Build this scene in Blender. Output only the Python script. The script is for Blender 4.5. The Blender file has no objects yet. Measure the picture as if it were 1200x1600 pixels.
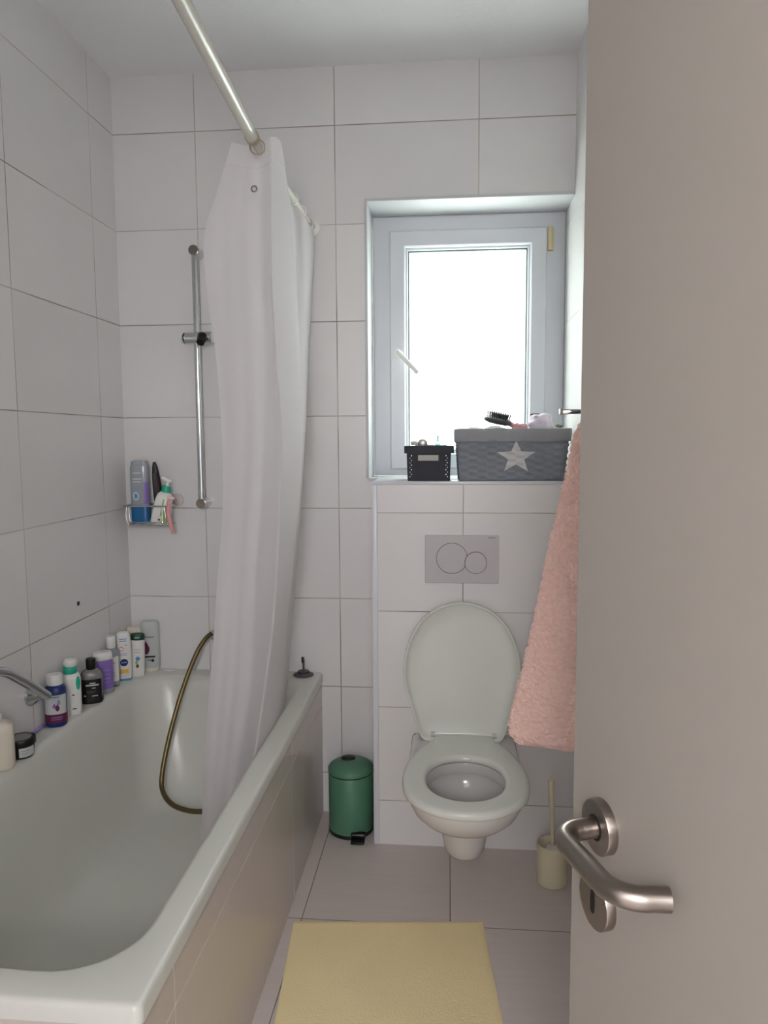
import bpy, bmesh, math, random
from mathutils import Vector, Matrix, noise
random.seed(7)
PI = math.pi
SC = bpy.context.scene
COL = SC.collection

# ------------------------------------------------------------------ materials
def lin(c):
    out = []
    for v in c[:3]:
        v = v / 255.0
        out.append(v / 12.92 if v <= 0.04045 else ((v + 0.055) / 1.055) ** 2.4)
    return (*out, 1.0)

def pmat(name, rgb, rough=0.5, metal=0.0, spec=0.5, noise_amt=0.0, noise_scale=8.0, bump=0.0, bump_scale=60.0, trans=0.0, coat=0.0, ior=1.45):
    m = bpy.data.materials.new(name); m.use_nodes = True
    nt = m.node_tree; b = nt.nodes['Principled BSDF']
    b.inputs['Base Color'].default_value = lin(rgb)
    b.inputs['Roughness'].default_value = rough
    b.inputs['Metallic'].default_value = metal
    b.inputs['Specular IOR Level'].default_value = spec
    b.inputs['Transmission Weight'].default_value = trans
    b.inputs['Coat Weight'].default_value = coat
    b.inputs['IOR'].default_value = ior
    tc = nt.nodes.new('ShaderNodeTexCoord')
    n = nt.nodes.new('ShaderNodeTexNoise'); n.inputs['Scale'].default_value = noise_scale; n.inputs['Detail'].default_value = 4
    nt.links.new(tc.outputs['Object'], n.inputs['Vector'])
    if noise_amt > 0:
        mx = nt.nodes.new('ShaderNodeMix'); mx.data_type = 'RGBA'
        c = lin(rgb)
        mx.inputs[6].default_value = (c[0]*(1-noise_amt), c[1]*(1-noise_amt), c[2]*(1-noise_amt), 1)
        mx.inputs[7].default_value = (min(1, c[0]*(1+noise_amt)), min(1, c[1]*(1+noise_amt)), min(1, c[2]*(1+noise_amt)), 1)
        nt.links.new(n.outputs['Fac'], mx.inputs[0]); nt.links.new(mx.outputs[2], b.inputs['Base Color'])
    if bump > 0:
        n2 = nt.nodes.new('ShaderNodeTexNoise'); n2.inputs['Scale'].default_value = bump_scale; n2.inputs['Detail'].default_value = 3
        nt.links.new(tc.outputs['Object'], n2.inputs['Vector'])
        bp = nt.nodes.new('ShaderNodeBump'); bp.inputs['Strength'].default_value = bump; bp.inputs['Distance'].default_value = 0.003
        nt.links.new(n2.outputs['Fac'], bp.inputs['Height']); nt.links.new(bp.outputs['Normal'], b.inputs['Normal'])
    return m

def tile_mat(name, rgb, grout, ax_u, ax_v, ulines, vlines, rough=0.25, shade=0.04, gw=0.0016, mottled=0.03, streak=False, dirt=0.0):
    """Glazed tiles laid in a stack bond. ulines / vlines: (offset, pitch) repeating joints, or a list of single joints."""
    m = bpy.data.materials.new(name); m.use_nodes = True
    nt = m.node_tree; N = nt.nodes; L = nt.links
    b = N['Principled BSDF']; b.inputs['Roughness'].default_value = rough
    geo = N.new('ShaderNodeNewGeometry'); sep = N.new('ShaderNodeSeparateXYZ'); L.new(geo.outputs['Position'], sep.inputs[0])
    def M(op, a, bb=None, c=None):
        n = N.new('ShaderNodeMath'); n.operation = op
        for i, v in enumerate((a, bb, c)):
            if v is None: continue
            if isinstance(v, (int, float)): n.inputs[i].default_value = v
            else: L.new(v, n.inputs[i])
        return n.outputs[0]
    def axis(ax, spec):
        s = sep.outputs['XYZ'.index(ax)]
        if isinstance(spec, tuple):
            t = M('DIVIDE', M('SUBTRACT', s, spec[0]), spec[1])
            idx = M('FLOOR', t)
            d = M('MULTIPLY', M('SUBTRACT', 0.5, M('ABSOLUTE', M('SUBTRACT', M('FRACT', t), 0.5))), spec[1])
            return d, idx
        d = None; idx = None
        for x in spec:
            dd = M('ABSOLUTE', M('SUBTRACT', s, x)); ii = M('GREATER_THAN', s, x)
            d = dd if d is None else M('MINIMUM', d, dd)
            idx = ii if idx is None else M('ADD', idx, ii)
        return d, idx
    du, iu = axis(ax_u, ulines); dv, iv = axis(ax_v, vlines)
    d = M('MINIMUM', du, dv)
    mr = N.new('ShaderNodeMapRange'); mr.inputs['From Min'].default_value = gw*0.6; mr.inputs['From Max'].default_value = gw*1.5
    L.new(d, mr.inputs['Value'])
    tilefac = mr.outputs['Result']
    comb = N.new('ShaderNodeCombineXYZ'); L.new(iu, comb.inputs[0]); L.new(iv, comb.inputs[1])
    wn = N.new('ShaderNodeTexWhiteNoise'); wn.noise_dimensions = '3D'; L.new(comb.outputs[0], wn.inputs['Vector'])
    ns = N.new('ShaderNodeTexNoise'); ns.inputs['Scale'].default_value = 5; ns.inputs['Detail'].default_value = 5
    mp = N.new('ShaderNodeMapping'); L.new(geo.outputs['Position'], mp.inputs['Vector'])
    if streak: mp.inputs['Scale'].default_value = (1, 14, 1)
    L.new(mp.outputs[0], ns.inputs['Vector'])
    k = M('ADD', M('MULTIPLY', M('SUBTRACT', wn.outputs['Value'], 0.5), 2*shade), M('MULTIPLY', M('SUBTRACT', ns.outputs['Fac'], 0.5), 2*mottled))
    k = M('ADD', k, 1.0)
    base = N.new('ShaderNodeVectorMath'); base.operation = 'SCALE'; base.inputs[0].default_value = lin(rgb)[:3]; L.new(k, base.inputs['Scale'])
    gn = N.new('ShaderNodeTexNoise'); gn.inputs['Scale'].default_value = 3.0; L.new(geo.outputs['Position'], gn.inputs['Vector'])
    gm = N.new('ShaderNodeMix'); gm.data_type = 'RGBA'
    g = lin(grout); gm.inputs[6].default_value = g; gm.inputs[7].default_value = (g[0]*0.55, g[1]*0.5, g[2]*0.45, 1)
    gr = N.new('ShaderNodeMapRange'); gr.inputs['From Min'].default_value = 0.45; gr.inputs['From Max'].default_value = 0.62
    L.new(gn.outputs['Fac'], gr.inputs['Value']); L.new(gr.outputs['Result'], gm.inputs[0])
    mx = N.new('ShaderNodeMix'); mx.data_type = 'RGBA'
    L.new(tilefac, mx.inputs[0]); L.new(gm.outputs[2], mx.inputs[6]); L.new(base.outputs[0], mx.inputs[7])
    L.new(mx.outputs[2], b.inputs['Base Color'])
    rr = N.new('ShaderNodeMapRange'); rr.inputs['To Min'].default_value = 0.8; rr.inputs['To Max'].default_value = rough
    L.new(tilefac, rr.inputs['Value']); L.new(rr.outputs['Result'], b.inputs['Roughness'])
    bp = N.new('ShaderNodeBump'); bp.inputs['Strength'].default_value = 0.35; bp.inputs['Distance'].default_value = 0.002
    hh = M('ADD', tilefac, M('MULTIPLY', ns.outputs['Fac'], 0.15))
    L.new(hh, bp.inputs['Height']); L.new(bp.outputs['Normal'], b.inputs['Normal'])
    return m

TW, TH, Z0, J0 = 0.5, 0.335, 2.4999, -0.902
TILE = (217, 215, 215); GROUT = (186, 177, 168)
M_BACK = tile_mat('white_wall_tile_back', TILE, GROUT, 'X', 'Z', (J0, TW), (Z0, TH))
M_SIDE = tile_mat('white_wall_tile_side', TILE, GROUT, 'Y', 'Z', (2.498, TW), (Z0, TH))
M_LEDGE = tile_mat('white_wall_tile_ledge', TILE, GROUT, 'X', 'Z', (0.0458, TW), (1.1645, TH))
M_FLOOR = tile_mat('beige_floor_tile', (204, 194, 190), (136, 128, 122), 'X', 'Y', [-0.432, 0.005, 0.62], [2.04, 1.43, 0.82], rough=0.42, gw=0.0014, mottled=0.07, streak=True)
M_APRON = tile_mat('beige_tub_tile', (200, 190, 184), (228, 220, 208), 'Y', 'Z', [2.14, 1.17], [0.425], rough=0.22, gw=0.0015, mottled=0.03)
M_CEIL = pmat('ceiling_paint', (228, 229, 231), 0.9, bump=0.25, bump_scale=90, noise_amt=0.02, noise_scale=3)
M_PVC = pmat('white_pvc', (206, 208, 214), 0.3)
M_REVEAL = pmat('white_reveal_plaster', (196, 197, 200), 0.6, noise_amt=0.02)
M_CERAMIC = pmat('white_ceramic', (208, 205, 203), 0.12, spec=0.55)
M_SEAT = pmat('white_seat_plastic', (212, 214, 207), 0.22)
M_ENAMEL = pmat('bath_enamel', (207, 207, 200), 0.28, spec=0.55, noise_amt=0.012, noise_scale=2.5)
M_CHROME = pmat('chrome', (205, 208, 210), 0.12, metal=1.0)
M_STEEL = pmat('brushed_steel', (146, 137, 129), 0.3, metal=1.0, bump=0.03, bump_scale=300)
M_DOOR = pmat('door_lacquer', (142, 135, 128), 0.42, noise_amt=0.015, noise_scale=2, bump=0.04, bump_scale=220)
M_BLACK = pmat('black_plastic', (18, 18, 20), 0.4)
M_DARK = pmat('dark_gap', (12, 12, 12), 0.8)
M_GREEN = pmat('green_lacquer', (80, 126, 102), 0.42, noise_amt=0.03)
M_MAT = pmat('yellow_bath_mat', (240, 222, 174), 0.95, noise_amt=0.09, noise_scale=5.0, bump=0.5, bump_scale=160)
M_WHITE = pmat('white_plastic', (222, 222, 218), 0.35)
M_RODW = pmat('white_rod_lacquer', (200, 197, 188), 0.22)
M_IVORY = pmat('ivory_plastic', (210, 201, 174), 0.45)
M_PLATE = pmat('satin_grey_plate', (186, 182, 184), 0.4)
M_GROOVE = pmat('groove_grey', (92, 88, 90), 0.6)
M_TOWEL = pmat('pink_terry', (250, 211, 200), 1.0, spec=0.1, noise_amt=0.14, noise_scale=90, bump=1.0, bump_scale=200)
M_BRASS = pmat('aged_brass_hose', (120, 106, 72), 0.38, metal=0.75)
M_CHAR = pmat('charcoal_box_board', (42, 45, 54), 0.65)
M_WICKER = pmat('grey_wicker', (124, 130, 138), 0.75, noise_amt=0.08, noise_scale=60)
M_LINER = pmat('grey_liner_cloth', (144, 145, 150), 0.9, bump=0.3, bump_scale=200, noise_amt=0.05, noise_scale=50)
M_STAR = pmat('pale_star_paint', (196, 196, 198), 0.8, noise_amt=0.12, noise_scale=140)
M_BLUE = pmat('deep_blue_plastic', (24, 48, 110), 0.3)
M_PLUM = pmat('plum_print', (96, 26, 62), 0.4)
M_LILAC = pmat('lilac_plastic', (150, 134, 188), 0.4)
M_PURPLE = pmat('purple_label', (128, 104, 176), 0.4)
M_TEAL = pmat('teal_plastic', (40, 168, 138), 0.35)
M_TEAL2 = pmat('glare_paled_teal', (176, 222, 226), 0.3, trans=0.5)  # teal with window glare lightened into the colour; reused for print lines
M_INK = pmat('dark_print', (40, 42, 48), 0.5)
M_GREYINK = pmat('grey_print', (120, 124, 128), 0.5)
M_SMOKE = pmat('smoky_clear_plastic', (120, 120, 118), 0.25)
M_CLEAR = pmat('clear_grey_plastic', (148, 154, 162), 0.2)
M_PINKP = pmat('pink_plastic', (214, 150, 150), 0.4)
M_ORANGE = pmat('orange_plastic', (240, 178, 90), 0.4)
M_YELLOW = pmat('yellow_print', (230, 186, 84), 0.5)
M_SKY = pmat('blue_print', (72, 140, 190), 0.4)
M_DKGREEN = pmat('dark_green_plastic', (14, 62, 46), 0.4)
M_GREYB = pmat('pale_grey_plastic', (190, 194, 192), 0.35)
M_CREAM = pmat('cream_plastic', (214, 206, 190), 0.4)
M_BROWN = pmat('brown_print', (110, 78, 58), 0.5)
M_LEAF = pmat('leaf_green_print', (134, 174, 84), 0.5)
M_PAPER = pmat('crumpled_paper', (226, 224, 226), 0.9)
M_LAV = pmat('lavender_cloth', (224, 214, 228), 0.95)
M_RUBBER = pmat('grey_rubber', (78, 76, 76), 0.5)
M_HINGE = pmat('beige_hinge_cap', (206, 192, 150), 0.5)
M_GASKET = pmat('window_gasket', (88, 104, 104), 0.6)
M_TAN = pmat('tan_ring_plastic', (168, 158, 136), 0.45)

def curtain_mat():
    m = bpy.data.materials.new('sheer_white_curtain'); m.use_nodes = True
    nt = m.node_tree; N = nt.nodes; L = nt.links
    N.remove(N['Principled BSDF']); out = N['Material Output']
    d = N.new('ShaderNodeBsdfDiffuse'); d.inputs['Color'].default_value = lin((238, 234, 236))
    t = N.new('ShaderNodeBsdfTranslucent'); t.inputs['Color'].default_value = lin((238, 234, 236))
    tr = N.new('ShaderNodeBsdfTransparent')
    tc = N.new('ShaderNodeTexCoord'); n = N.new('ShaderNodeTexNoise'); n.inputs['Scale'].default_value = 320
    L.new(tc.outputs['Object'], n.inputs['Vector'])
    bp = N.new('ShaderNodeBump'); bp.inputs['Strength'].default_value = 0.15; bp.inputs['Distance'].default_value = 0.001
    L.new(n.outputs['Fac'], bp.inputs['Height']); L.new(bp.outputs[0], d.inputs['Normal'])
    a = N.new('ShaderNodeMixShader'); a.inputs[0].default_value = 0.5; L.new(d.outputs[0], a.inputs[1]); L.new(t.outputs[0], a.inputs[2])
    b = N.new('ShaderNodeMixShader'); b.inputs[0].default_value = 0.10; L.new(a.outputs[0], b.inputs[1]); L.new(tr.outputs[0], b.inputs[2])
    L.new(b.outputs[0], out.inputs['Surface'])
    return m
M_CURT = curtain_mat()

def frosted_mat():
    m = bpy.data.materials.new('frosted_glass'); m.use_nodes = True
    nt = m.node_tree; N = nt.nodes; L = nt.links
    N.remove(N['Principled BSDF']); out = N['Material Output']
    tl = N.new('ShaderNodeBsdfTranslucent'); tl.inputs['Color'].default_value = (0.95, 0.98, 0.96, 1)
    tr = N.new('ShaderNodeBsdfTransparent'); tr.inputs['Color'].default_value = (0.97, 0.99, 0.98, 1)
    tc = N.new('ShaderNodeTexCoord'); n = N.new('ShaderNodeTexNoise'); n.inputs['Scale'].default_value = 3
    L.new(tc.outputs['Object'], n.inputs['Vector'])
    mr = N.new('ShaderNodeMapRange'); mr.inputs['To Min'].default_value = 0.35; mr.inputs['To Max'].default_value = 0.45
    L.new(n.outputs['Fac'], mr.inputs['Value'])
    a = N.new('ShaderNodeMixShader'); L.new(mr.outputs[0], a.inputs[0]); L.new(tl.outputs[0], a.inputs[1]); L.new(tr.outputs[0], a.inputs[2])
    L.new(a.outputs[0], out.inputs['Surface'])
    return m
M_FROST = frosted_mat()

# ------------------------------------------------------------------ mesh helpers
def obj(name, bm, m, parent=None, world=True, smooth=True, sharp=0.6):
    """Link one mesh object. With world=True the bmesh is in world space and is moved under its parent."""
    if parent is not None and world:
        p = parent; off = Vector((0, 0, 0))
        while p is not None:
            off += p.location; p = p.parent
        bmesh.ops.translate(bm, verts=bm.verts, vec=-off)
    bmesh.ops.recalc_face_normals(bm, faces=bm.faces)
    if smooth:
        for f in bm.faces: f.smooth = True
        for e in bm.edges:
            if len(e.link_faces) == 2 and e.calc_face_angle(0) > sharp: e.smooth = False
    me = bpy.data.meshes.new(name); bm.to_mesh(me); bm.free()
    me.materials.append(m)
    o = bpy.data.objects.new(name, me); COL.objects.link(o)
    if parent is not None: o.parent = parent
    return o

def base_origin(o, at=None):
    """Move a top-level mesh's origin to the middle of its base."""
    vs = [v.co for v in o.data.vertices]
    if at is None:
        xs = [v.x for v in vs]; ys = [v.y for v in vs]; zs = [v.z for v in vs]
        at = Vector(((min(xs)+max(xs))/2, (min(ys)+max(ys))/2, min(zs)))
    at = Vector(at)
    o.data.transform(Matrix.Translation(-at)); o.location = at
    return o

def tag(o, label, cat, group=None, kind=None):
    o['label'] = label; o['category'] = cat
    if group: o['group'] = group
    if kind: o['kind'] = kind
    return o

def thing(name, label, cat, loc=(0, 0, 0), rot=(0, 0, 0), group=None):
    o = bpy.data.objects.new(name, None); COL.objects.link(o); o.empty_display_size = 0.05
    o.location = loc; o.rotation_euler = rot
    return tag(o, label, cat, group)

def struct(o):
    o['kind'] = 'structure'; return o

def box_bm(x0, x1, y0, y1, z0, z1, bev=0.0, seg=2, bm=None):
    b2 = bmesh.new()
    vs = [b2.verts.new((x, y, z)) for x in (x0, x1) for y in (y0, y1) for z in (z0, z1)]
    for f in ((0, 1, 3, 2), (4, 6, 7, 5), (0, 4, 5, 1), (2, 3, 7, 6), (0, 2, 6, 4), (1, 5, 7, 3)):
        b2.faces.new([vs[i] for i in f])
    bmesh.ops.recalc_face_normals(b2, faces=b2.faces)
    if bev > 0:
        bmesh.ops.bevel(b2, geom=list(b2.edges), offset=bev, segments=seg, profile=0.5, affect='EDGES')
    if bm is None: return b2
    me = bpy.data.meshes.new('tmp'); b2.to_mesh(me); b2.free(); bm.from_mesh(me); bpy.data.meshes.remove(me)
    return bm

def loft(rings, closed=True, cap0=True, cap1=True, bm=None):
    bm = bm or bmesh.new()
    vr = [[bm.verts.new(p) for p in r] for r in rings]
    n = len(rings[0])
    for a, b in zip(vr[:-1], vr[1:]):
        for i in range(n if closed else n-1):
            j = (i+1) % n
            bm.faces.new((a[i], a[j], b[j], b[i]))
    def cap(r):
        c = Vector((0, 0, 0))
        for v in r: c += v.co
        c /= n; cv = bm.verts.new(c)
        for i in range(n): bm.faces.new((r[i], r[(i+1) % n], cv))
    if closed and cap0: cap(vr[0])
    if closed and cap1: cap(vr[-1])
    return bm

def sell(w, d, e, n=40, cx=0, cy=0, z=0):
    out = []
    for i in range(n):
        a = 2*PI*i/n; c, s = math.cos(a), math.sin(a)
        out.append((cx + w*math.copysign(abs(c)**(2/e), c), cy + d*math.copysign(abs(s)**(2/e), s), z))
    return out

def lathe(profile, n=40, sx=1, sy=1, e=2.0, c=(0, 0, 0), bm=None, cap0=True, cap1=True):
    return loft([sell(r*sx, r*sy, e, n, c[0], c[1], c[2]+z) for r, z in profile], bm=bm, cap0=cap0, cap1=cap1)

def catmull(pts, sub=8):
    P = [Vector(p) for p in pts]; P = [2*P[0]-P[1]] + P + [2*P[-1]-P[-2]]
    out = []
    for i in range(1, len(P)-2):
        for k in range(sub):
            t = k/sub
            out.append(0.5*((2*P[i]) + (P[i+1]-P[i-1])*t + (2*P[i-1]-5*P[i]+4*P[i+1]-P[i+2])*t*t + (3*P[i]-P[i-1]-3*P[i+1]+P[i+2])*t**3))
    out.append(P[-2].copy())
    return out

def tube(path, r, n=16, bm=None, cap=True, rfun=None):
    path = [Vector(p) for p in path]
    T = []
    for i in range(len(path)):
        a = path[max(0, i-1)]; b = path[min(len(path)-1, i+1)]; T.append((b-a).normalized())
    up = Vector((0, 0, 1)) if abs(T[0].z) < 0.9 else Vector((1, 0, 0))
    nrm = T[0].cross(up).normalized(); rings = []
    for i, p in enumerate(path):
        if i > 0:
            ax = T[i-1].cross(T[i])
            if ax.length > 1e-7: nrm = Matrix.Rotation(T[i-1].angle(T[i]), 3, ax.normalized()) @ nrm
        bn = T[i].cross(nrm).normalized(); rr = rfun(i/(len(path)-1)) if rfun else r
        rings.append([tuple(p + rr*(math.cos(2*PI*k/n)*nrm + math.sin(2*PI*k/n)*bn)) for k in range(n)])
    return loft(rings, bm=bm, cap0=cap, cap1=cap)

def torus_bm(c, R, r, axis='Z', n=40, k=10, sx=1, sy=1):
    rings = []
    for i in range(n):
        a = 2*PI*i/n; ring = []
        for j in range(k):
            b = 2*PI*j/k; u = (R + r*math.cos(b)); p = (u*math.cos(a)*sx, u*math.sin(a)*sy, r*math.sin(b))
            if axis == 'Y': p = (p[0], p[2], p[1])
            if axis == 'X': p = (p[2], p[0], p[1])
            ring.append((c[0]+p[0], c[1]+p[1], c[2]+p[2]))
        rings.append(ring)
    rings.append(rings[0])
    bm = loft(rings, cap0=False, cap1=False)
    bmesh.ops.remove_doubles(bm, verts=bm.verts, dist=1e-6)
    return bm

def cyl_y(cx, cz, r, y0, y1, n=40, bev=0.001):
    """A disc / cylinder whose axis runs along Y, y0 < y1."""
    rings = []
    for y, rr in ((y1, r), (y0+bev, r), (y0+bev*0.3, r-bev*0.3), (y0, r-bev)):
        rings.append([(cx+rr*math.cos(2*PI*i/n), y, cz+rr*math.sin(2*PI*i/n)) for i in range(n)])
    return loft(rings)

def rrect(x0, x1, y0, y1, r, z, seg=8, side=6):
    pts = []
    cs = [(x1-r, y1-r, 0), (x0+r, y1-r, PI/2), (x0+r, y0+r, PI), (x1-r, y0+r, 1.5*PI)]
    for q, (cx, cy, a0) in enumerate(cs):
        arc = [(cx+r*math.cos(a0+PI/2*i/seg), cy+r*math.sin(a0+PI/2*i/seg)) for i in range(seg+1)]
        pts += arc
        nx, ny, na = cs[(q+1) % 4]
        nxt = (nx+r*math.cos(na), ny+r*math.sin(na)); l = arc[-1]
        for i in range(1, side):
            t = i/side; pts.append((l[0]+(nxt[0]-l[0])*t, l[1]+(nxt[1]-l[1])*t))
    return [(x, y, z) for x, y in pts]

def radial(poly, c, n=96):
    """Resample a star-shaped closed outline at n equal angles about c."""
    out = []
    for i in range(n):
        a = 2*PI*i/n; dx, dy = math.cos(a), math.sin(a); best = 0
        for (x0, y0), (x1, y1) in zip(poly, poly[1:]+poly[:1]):
            ex, ey = x1-x0, y1-y0; det = dx*(-ey) + dy*ex
            if abs(det) < 1e-12: continue
            bx, by = x0-c[0], y0-c[1]
            t = (bx*(-ey) + by*ex)/det; s = (dx*by - dy*bx)/det
            if -1e-6 <= s <= 1+1e-6 and t > best: best = t
        out.append((c[0]+dx*best, c[1]+dy*best))
    return out

def smooth_closed(half, cx, sub=6):
    """A half outline (w, y) mirrored about cx into a smooth closed polygon."""
    pts = [(cx+w, y) for w, y in half] + [(cx-w, y) for w, y in reversed(half) if w > 1e-6]
    n = len(pts); out = []
    for i in range(n):
        p0, p1, p2, p3 = (Vector(pts[(i+k) % n]) for k in (-1, 0, 1, 2))
        for k in range(sub):
            t = k/sub
            q = 0.5*((2*p1)+(p2-p0)*t+(2*p0-5*p1+4*p2-p3)*t*t+(3*p1-p0-3*p2+p3)*t**3)
            out.append((q.x, q.y))
    return out

def text_bm(s, size, fx):
    """Lettering: flat text outlines, each vertex (x, z) placed by fx."""
    cu = bpy.data.curves.new('lettering', 'FONT'); cu.body = s; cu.size = size; cu.align_x = 'CENTER'; cu.align_y = 'CENTER'; cu.resolution_u = 2
    o = bpy.data.objects.new('lettering', cu); COL.objects.link(o)
    bpy.context.view_layer.update()
    me = bpy.data.meshes.new_from_object(o.evaluated_get(bpy.context.evaluated_depsgraph_get()))
    bm = bmesh.new(); bm.from_mesh(me)
    for v in bm.verts: v.co = fx(v.co.x, v.co.y)
    bpy.data.objects.remove(o); bpy.data.curves.remove(cu); bpy.data.meshes.remove(me)
    return bm

# ------------------------------------------------------------------ the room
XL, XR, D, N_, W_ = -1.205, 0.425, 2.678, 2.465, 2.86
ZC, ZL = 2.696, 1.270           # ceiling, ledge
YF = -0.03                      # wall of the doorway
RX0, RZ1 = -0.294, 2.243        # window recess: left edge and top
struct(obj('floor', box_bm(XL-0.1, XR+0.7, -1.8, D+0.35, -0.1, 0), M_FLOOR, smooth=False))
struct(obj('ceiling', box_bm(XL-0.1, XR+0.1, YF-0.12, D+0.35, ZC, ZC+0.1), M_CEIL, smooth=False))
struct(obj('wall_left', box_bm(XL-0.1, XL, YF-0.12, D+0.35, 0, ZC), M_SIDE, smooth=False))
struct(obj('wall_right', box_bm(XR, XR+0.1, YF-0.12, D+0.35, 0, ZC), M_SIDE, smooth=False))
bm = box_bm(XL, RX0, D, D+0.35, 0, ZC)
box_bm(RX0, XR, D, D+0.35, RZ1, ZC, bm=bm)
box_bm(RX0, XR, D, D+0.35, 0, ZL-0.012, bm=bm)
struct(obj('wall_back', bm, M_BACK, smooth=False))
struct(obj('wall_back_ledge', box_bm(-0.256, XR, N_, D, 0, ZL-0.012), M_LEDGE, smooth=False))
bm = box_bm(XL, -0.46, YF-0.12, YF, 0, ZC)
box_bm(-0.46, XR, YF-0.12, YF, 2.06, ZC, bm=bm); box_bm(0.40, XR, YF-0.12, YF, 0, 2.06, bm=bm)
struct(obj('wall_front', bm, M_BACK, smooth=False))
# the hallway the photographer stands in
bm = box_bm(-0.95, -0.85, -1.8, YF-0.12, 0, 2.5); box_bm(0.95, 1.05, -1.8, YF-0.12, 0, 2.5, bm=bm); box_bm(-0.95, 1.05, -1.9, -1.8, 0, 2.5, bm=bm)
box_bm(XR, 1.05, YF-0.12, YF-0.02, 0, 2.5, bm=bm)
struct(obj('wall_hall', bm, M_CEIL, smooth=False))
struct(obj('ceiling_hall', box_bm(-0.95, 1.05, -1.9, YF-0.12, 2.5, 2.6), M_CEIL, smooth=False))
# the ledge cover, the edge profiles, the lining of the recess
struct(obj('trim_1', box_bm(-0.258, XR, N_-0.004, D, ZL-0.012, ZL, 0.003), M_PVC))
bm = box_bm(RX0, XR, D, W_, ZL-0.012, ZL)
struct(obj('trim_2', bm, M_REVEAL, smooth=False))
struct(obj('trim_3', box_bm(-0.260, -0.241, N_-0.004, N_+0.014, 0, ZL-0.012, 0.002), M_PVC))
bm = box_bm(RX0-0.006, RX0+0.004, D-0.004, W_, ZL, RZ1+0.006, 0.0015)
box_bm(RX0+0.004, XR, D-0.004, W_, RZ1-0.004, RZ1+0.006, 0.0015, bm=bm)
struct(obj('trim_4', bm, M_REVEAL))

# window_1: fixed frame > sash (> pane, bead, gasket, handle), hinge
def frame_bm(x0, x1, z0, z1, w, y0, y1, bev=0.004):
    bm = bmesh.new(); rings = []
    for (o, y) in ((0, y1), (0, y0+bev), (bev, y0), (w-bev, y0), (w, y0+bev), (w, y1)):
        rings.append([(x0+o, y, z0+o), (x1-o, y, z0+o), (x1-o, y, z1-o), (x0+o, y, z1-o)])
    rings.append(rings[0])
    loft(rings, bm=bm, cap0=False, cap1=False); bmesh.ops.remove_doubles(bm, verts=bm.verts, dist=1e-6)
    return bm
win = struct(obj('window_1', frame_bm(RX0+0.004, XR, ZL, RZ1-0.004, 0.085, W_, W_+0.07), M_PVC, sharp=0.3))
sash = obj('sash', frame_bm(-0.226, 0.356, 1.296, 2.183, 0.060, W_-0.016, W_+0.055, 0.005), M_PVC, win, sharp=0.3)
obj('glazing_bead', frame_bm(-0.168, 0.298, 1.354, 2.125, 0.011, W_+0.004, W_+0.03, 0.003), M_PVC, sash, sharp=0.3)
obj('gasket', frame_bm(-0.160, 0.290, 1.362, 2.117, 0.0075, W_+0.012, W_+0.03, 0.001), M_GASKET, sash, sharp=0.3)
obj('pane', box_bm(-0.156, 0.286, W_+0.022, W_+0.0235, 1.366, 2.113), M_FROST, sash, smooth=False)
bm = cyl_y(-0.193, 1.735, 0.016, W_-0.030, W_-0.016, 24)
obj('handle_base', bm, M_WHITE, sash)
bm = tube(catmull([(-0.193, W_-0.026, 1.735), (-0.193, W_-0.05, 1.735), (-0.186, W_-0.058, 1.728), (-0.16, W_-0.058, 1.70), (-0.118, W_-0.056, 1.655)], 6), 0.009, 12)
obj('window_handle', bm, M_WHITE, sash)
bm = tube([(0.368, W_-0.008, 2.098), (0.368, W_-0.008, 2.182)], 0.0105, 14)
obj('hinge', bm, M_HINGE, win)

# the door, standing ajar into the room
PH = math.radians(18.5)
dd = Vector((math.sin(PH), -math.cos(PH), 0)); nn = Vector((-math.cos(PH), -math.sin(PH), 0))
E0 = Vector((0.1225, 0.72, 0)); LEN = 0.79
def door_pt(s, o, z): return E0 + dd*s + nn*o + Vector((0, 0, z))
def door_box(s0, s1, o0, o1, z0, z1, bev):
    b = box_bm(s0, s1, o0, o1, z0, z1, bev)
    for v in b.verts: v.co = door_pt(*v.co)
    return b
door = struct(obj('door_1', door_box(0, LEN, -0.04, 0, 0.008, 2.045, 0.002), M_DOOR, sharp=0.3))
ZH = 1.053; S0 = 0.060
def door_disc(s, z, r, o0, o1, n=48):
    rings = []
    for o, rr in ((o0, r), (o1-0.0012, r), (o1-0.0003, r-0.0006), (o1, r-0.0015)):
        rings.append([tuple(door_pt(s+rr*math.cos(2*PI*i/n), o, z+rr*math.sin(2*PI*i/n))) for i in range(n)])
    return loft(rings)
obj('handle_rose', door_disc(S0, ZH, 0.0248, 0, 0.0095), M_STEEL, door)
obj('bearing_ring', door_disc(S0, ZH, 0.0122, 0.009, 0.0102), M_DARK, door)
OUT = 0.047
path = [door_pt(S0, 0.008, ZH), door_pt(S0, 0.024, ZH)]
for i in range(9):
    a = PI/2*i/8; path.append(door_pt(S0 + 0.022*(1-math.cos(a)), OUT-0.022+0.022*math.sin(a), ZH))
path += [door_pt(S0+0.045, OUT, ZH), door_pt(S0+0.069, OUT, ZH)]
for i in range(1, 10):
    a = PI/2*0.93*i/9; path.append(door_pt(S0+0.077+0.030*math.sin(a), OUT-0.030+0.030*math.cos(a), ZH))
path.append(door_pt(S0+0.111, 0.008, ZH))
obj('lever_handle', tube(path, 0.0095, 24), M_STEEL, door)
krose = obj('keyhole_rose', door_disc(S0-0.001, ZH-0.072, 0.0255, 0, 0.0095), M_STEEL, door)
bm = bmesh.new(); kp = []
for i in range(24):
    a = 2*PI*i/24; kp.append((0.0036*math.cos(a), 0.0075*math.copysign(1, math.sin(a))*(abs(math.sin(a)) > 1e-6) + 0.0036*math.sin(a)))
loft([[tuple(door_pt(S0-0.001+x, o, ZH-0.072+z)) for x, z in kp] for o in (0.0085, 0.0099)], bm=bm)
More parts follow.
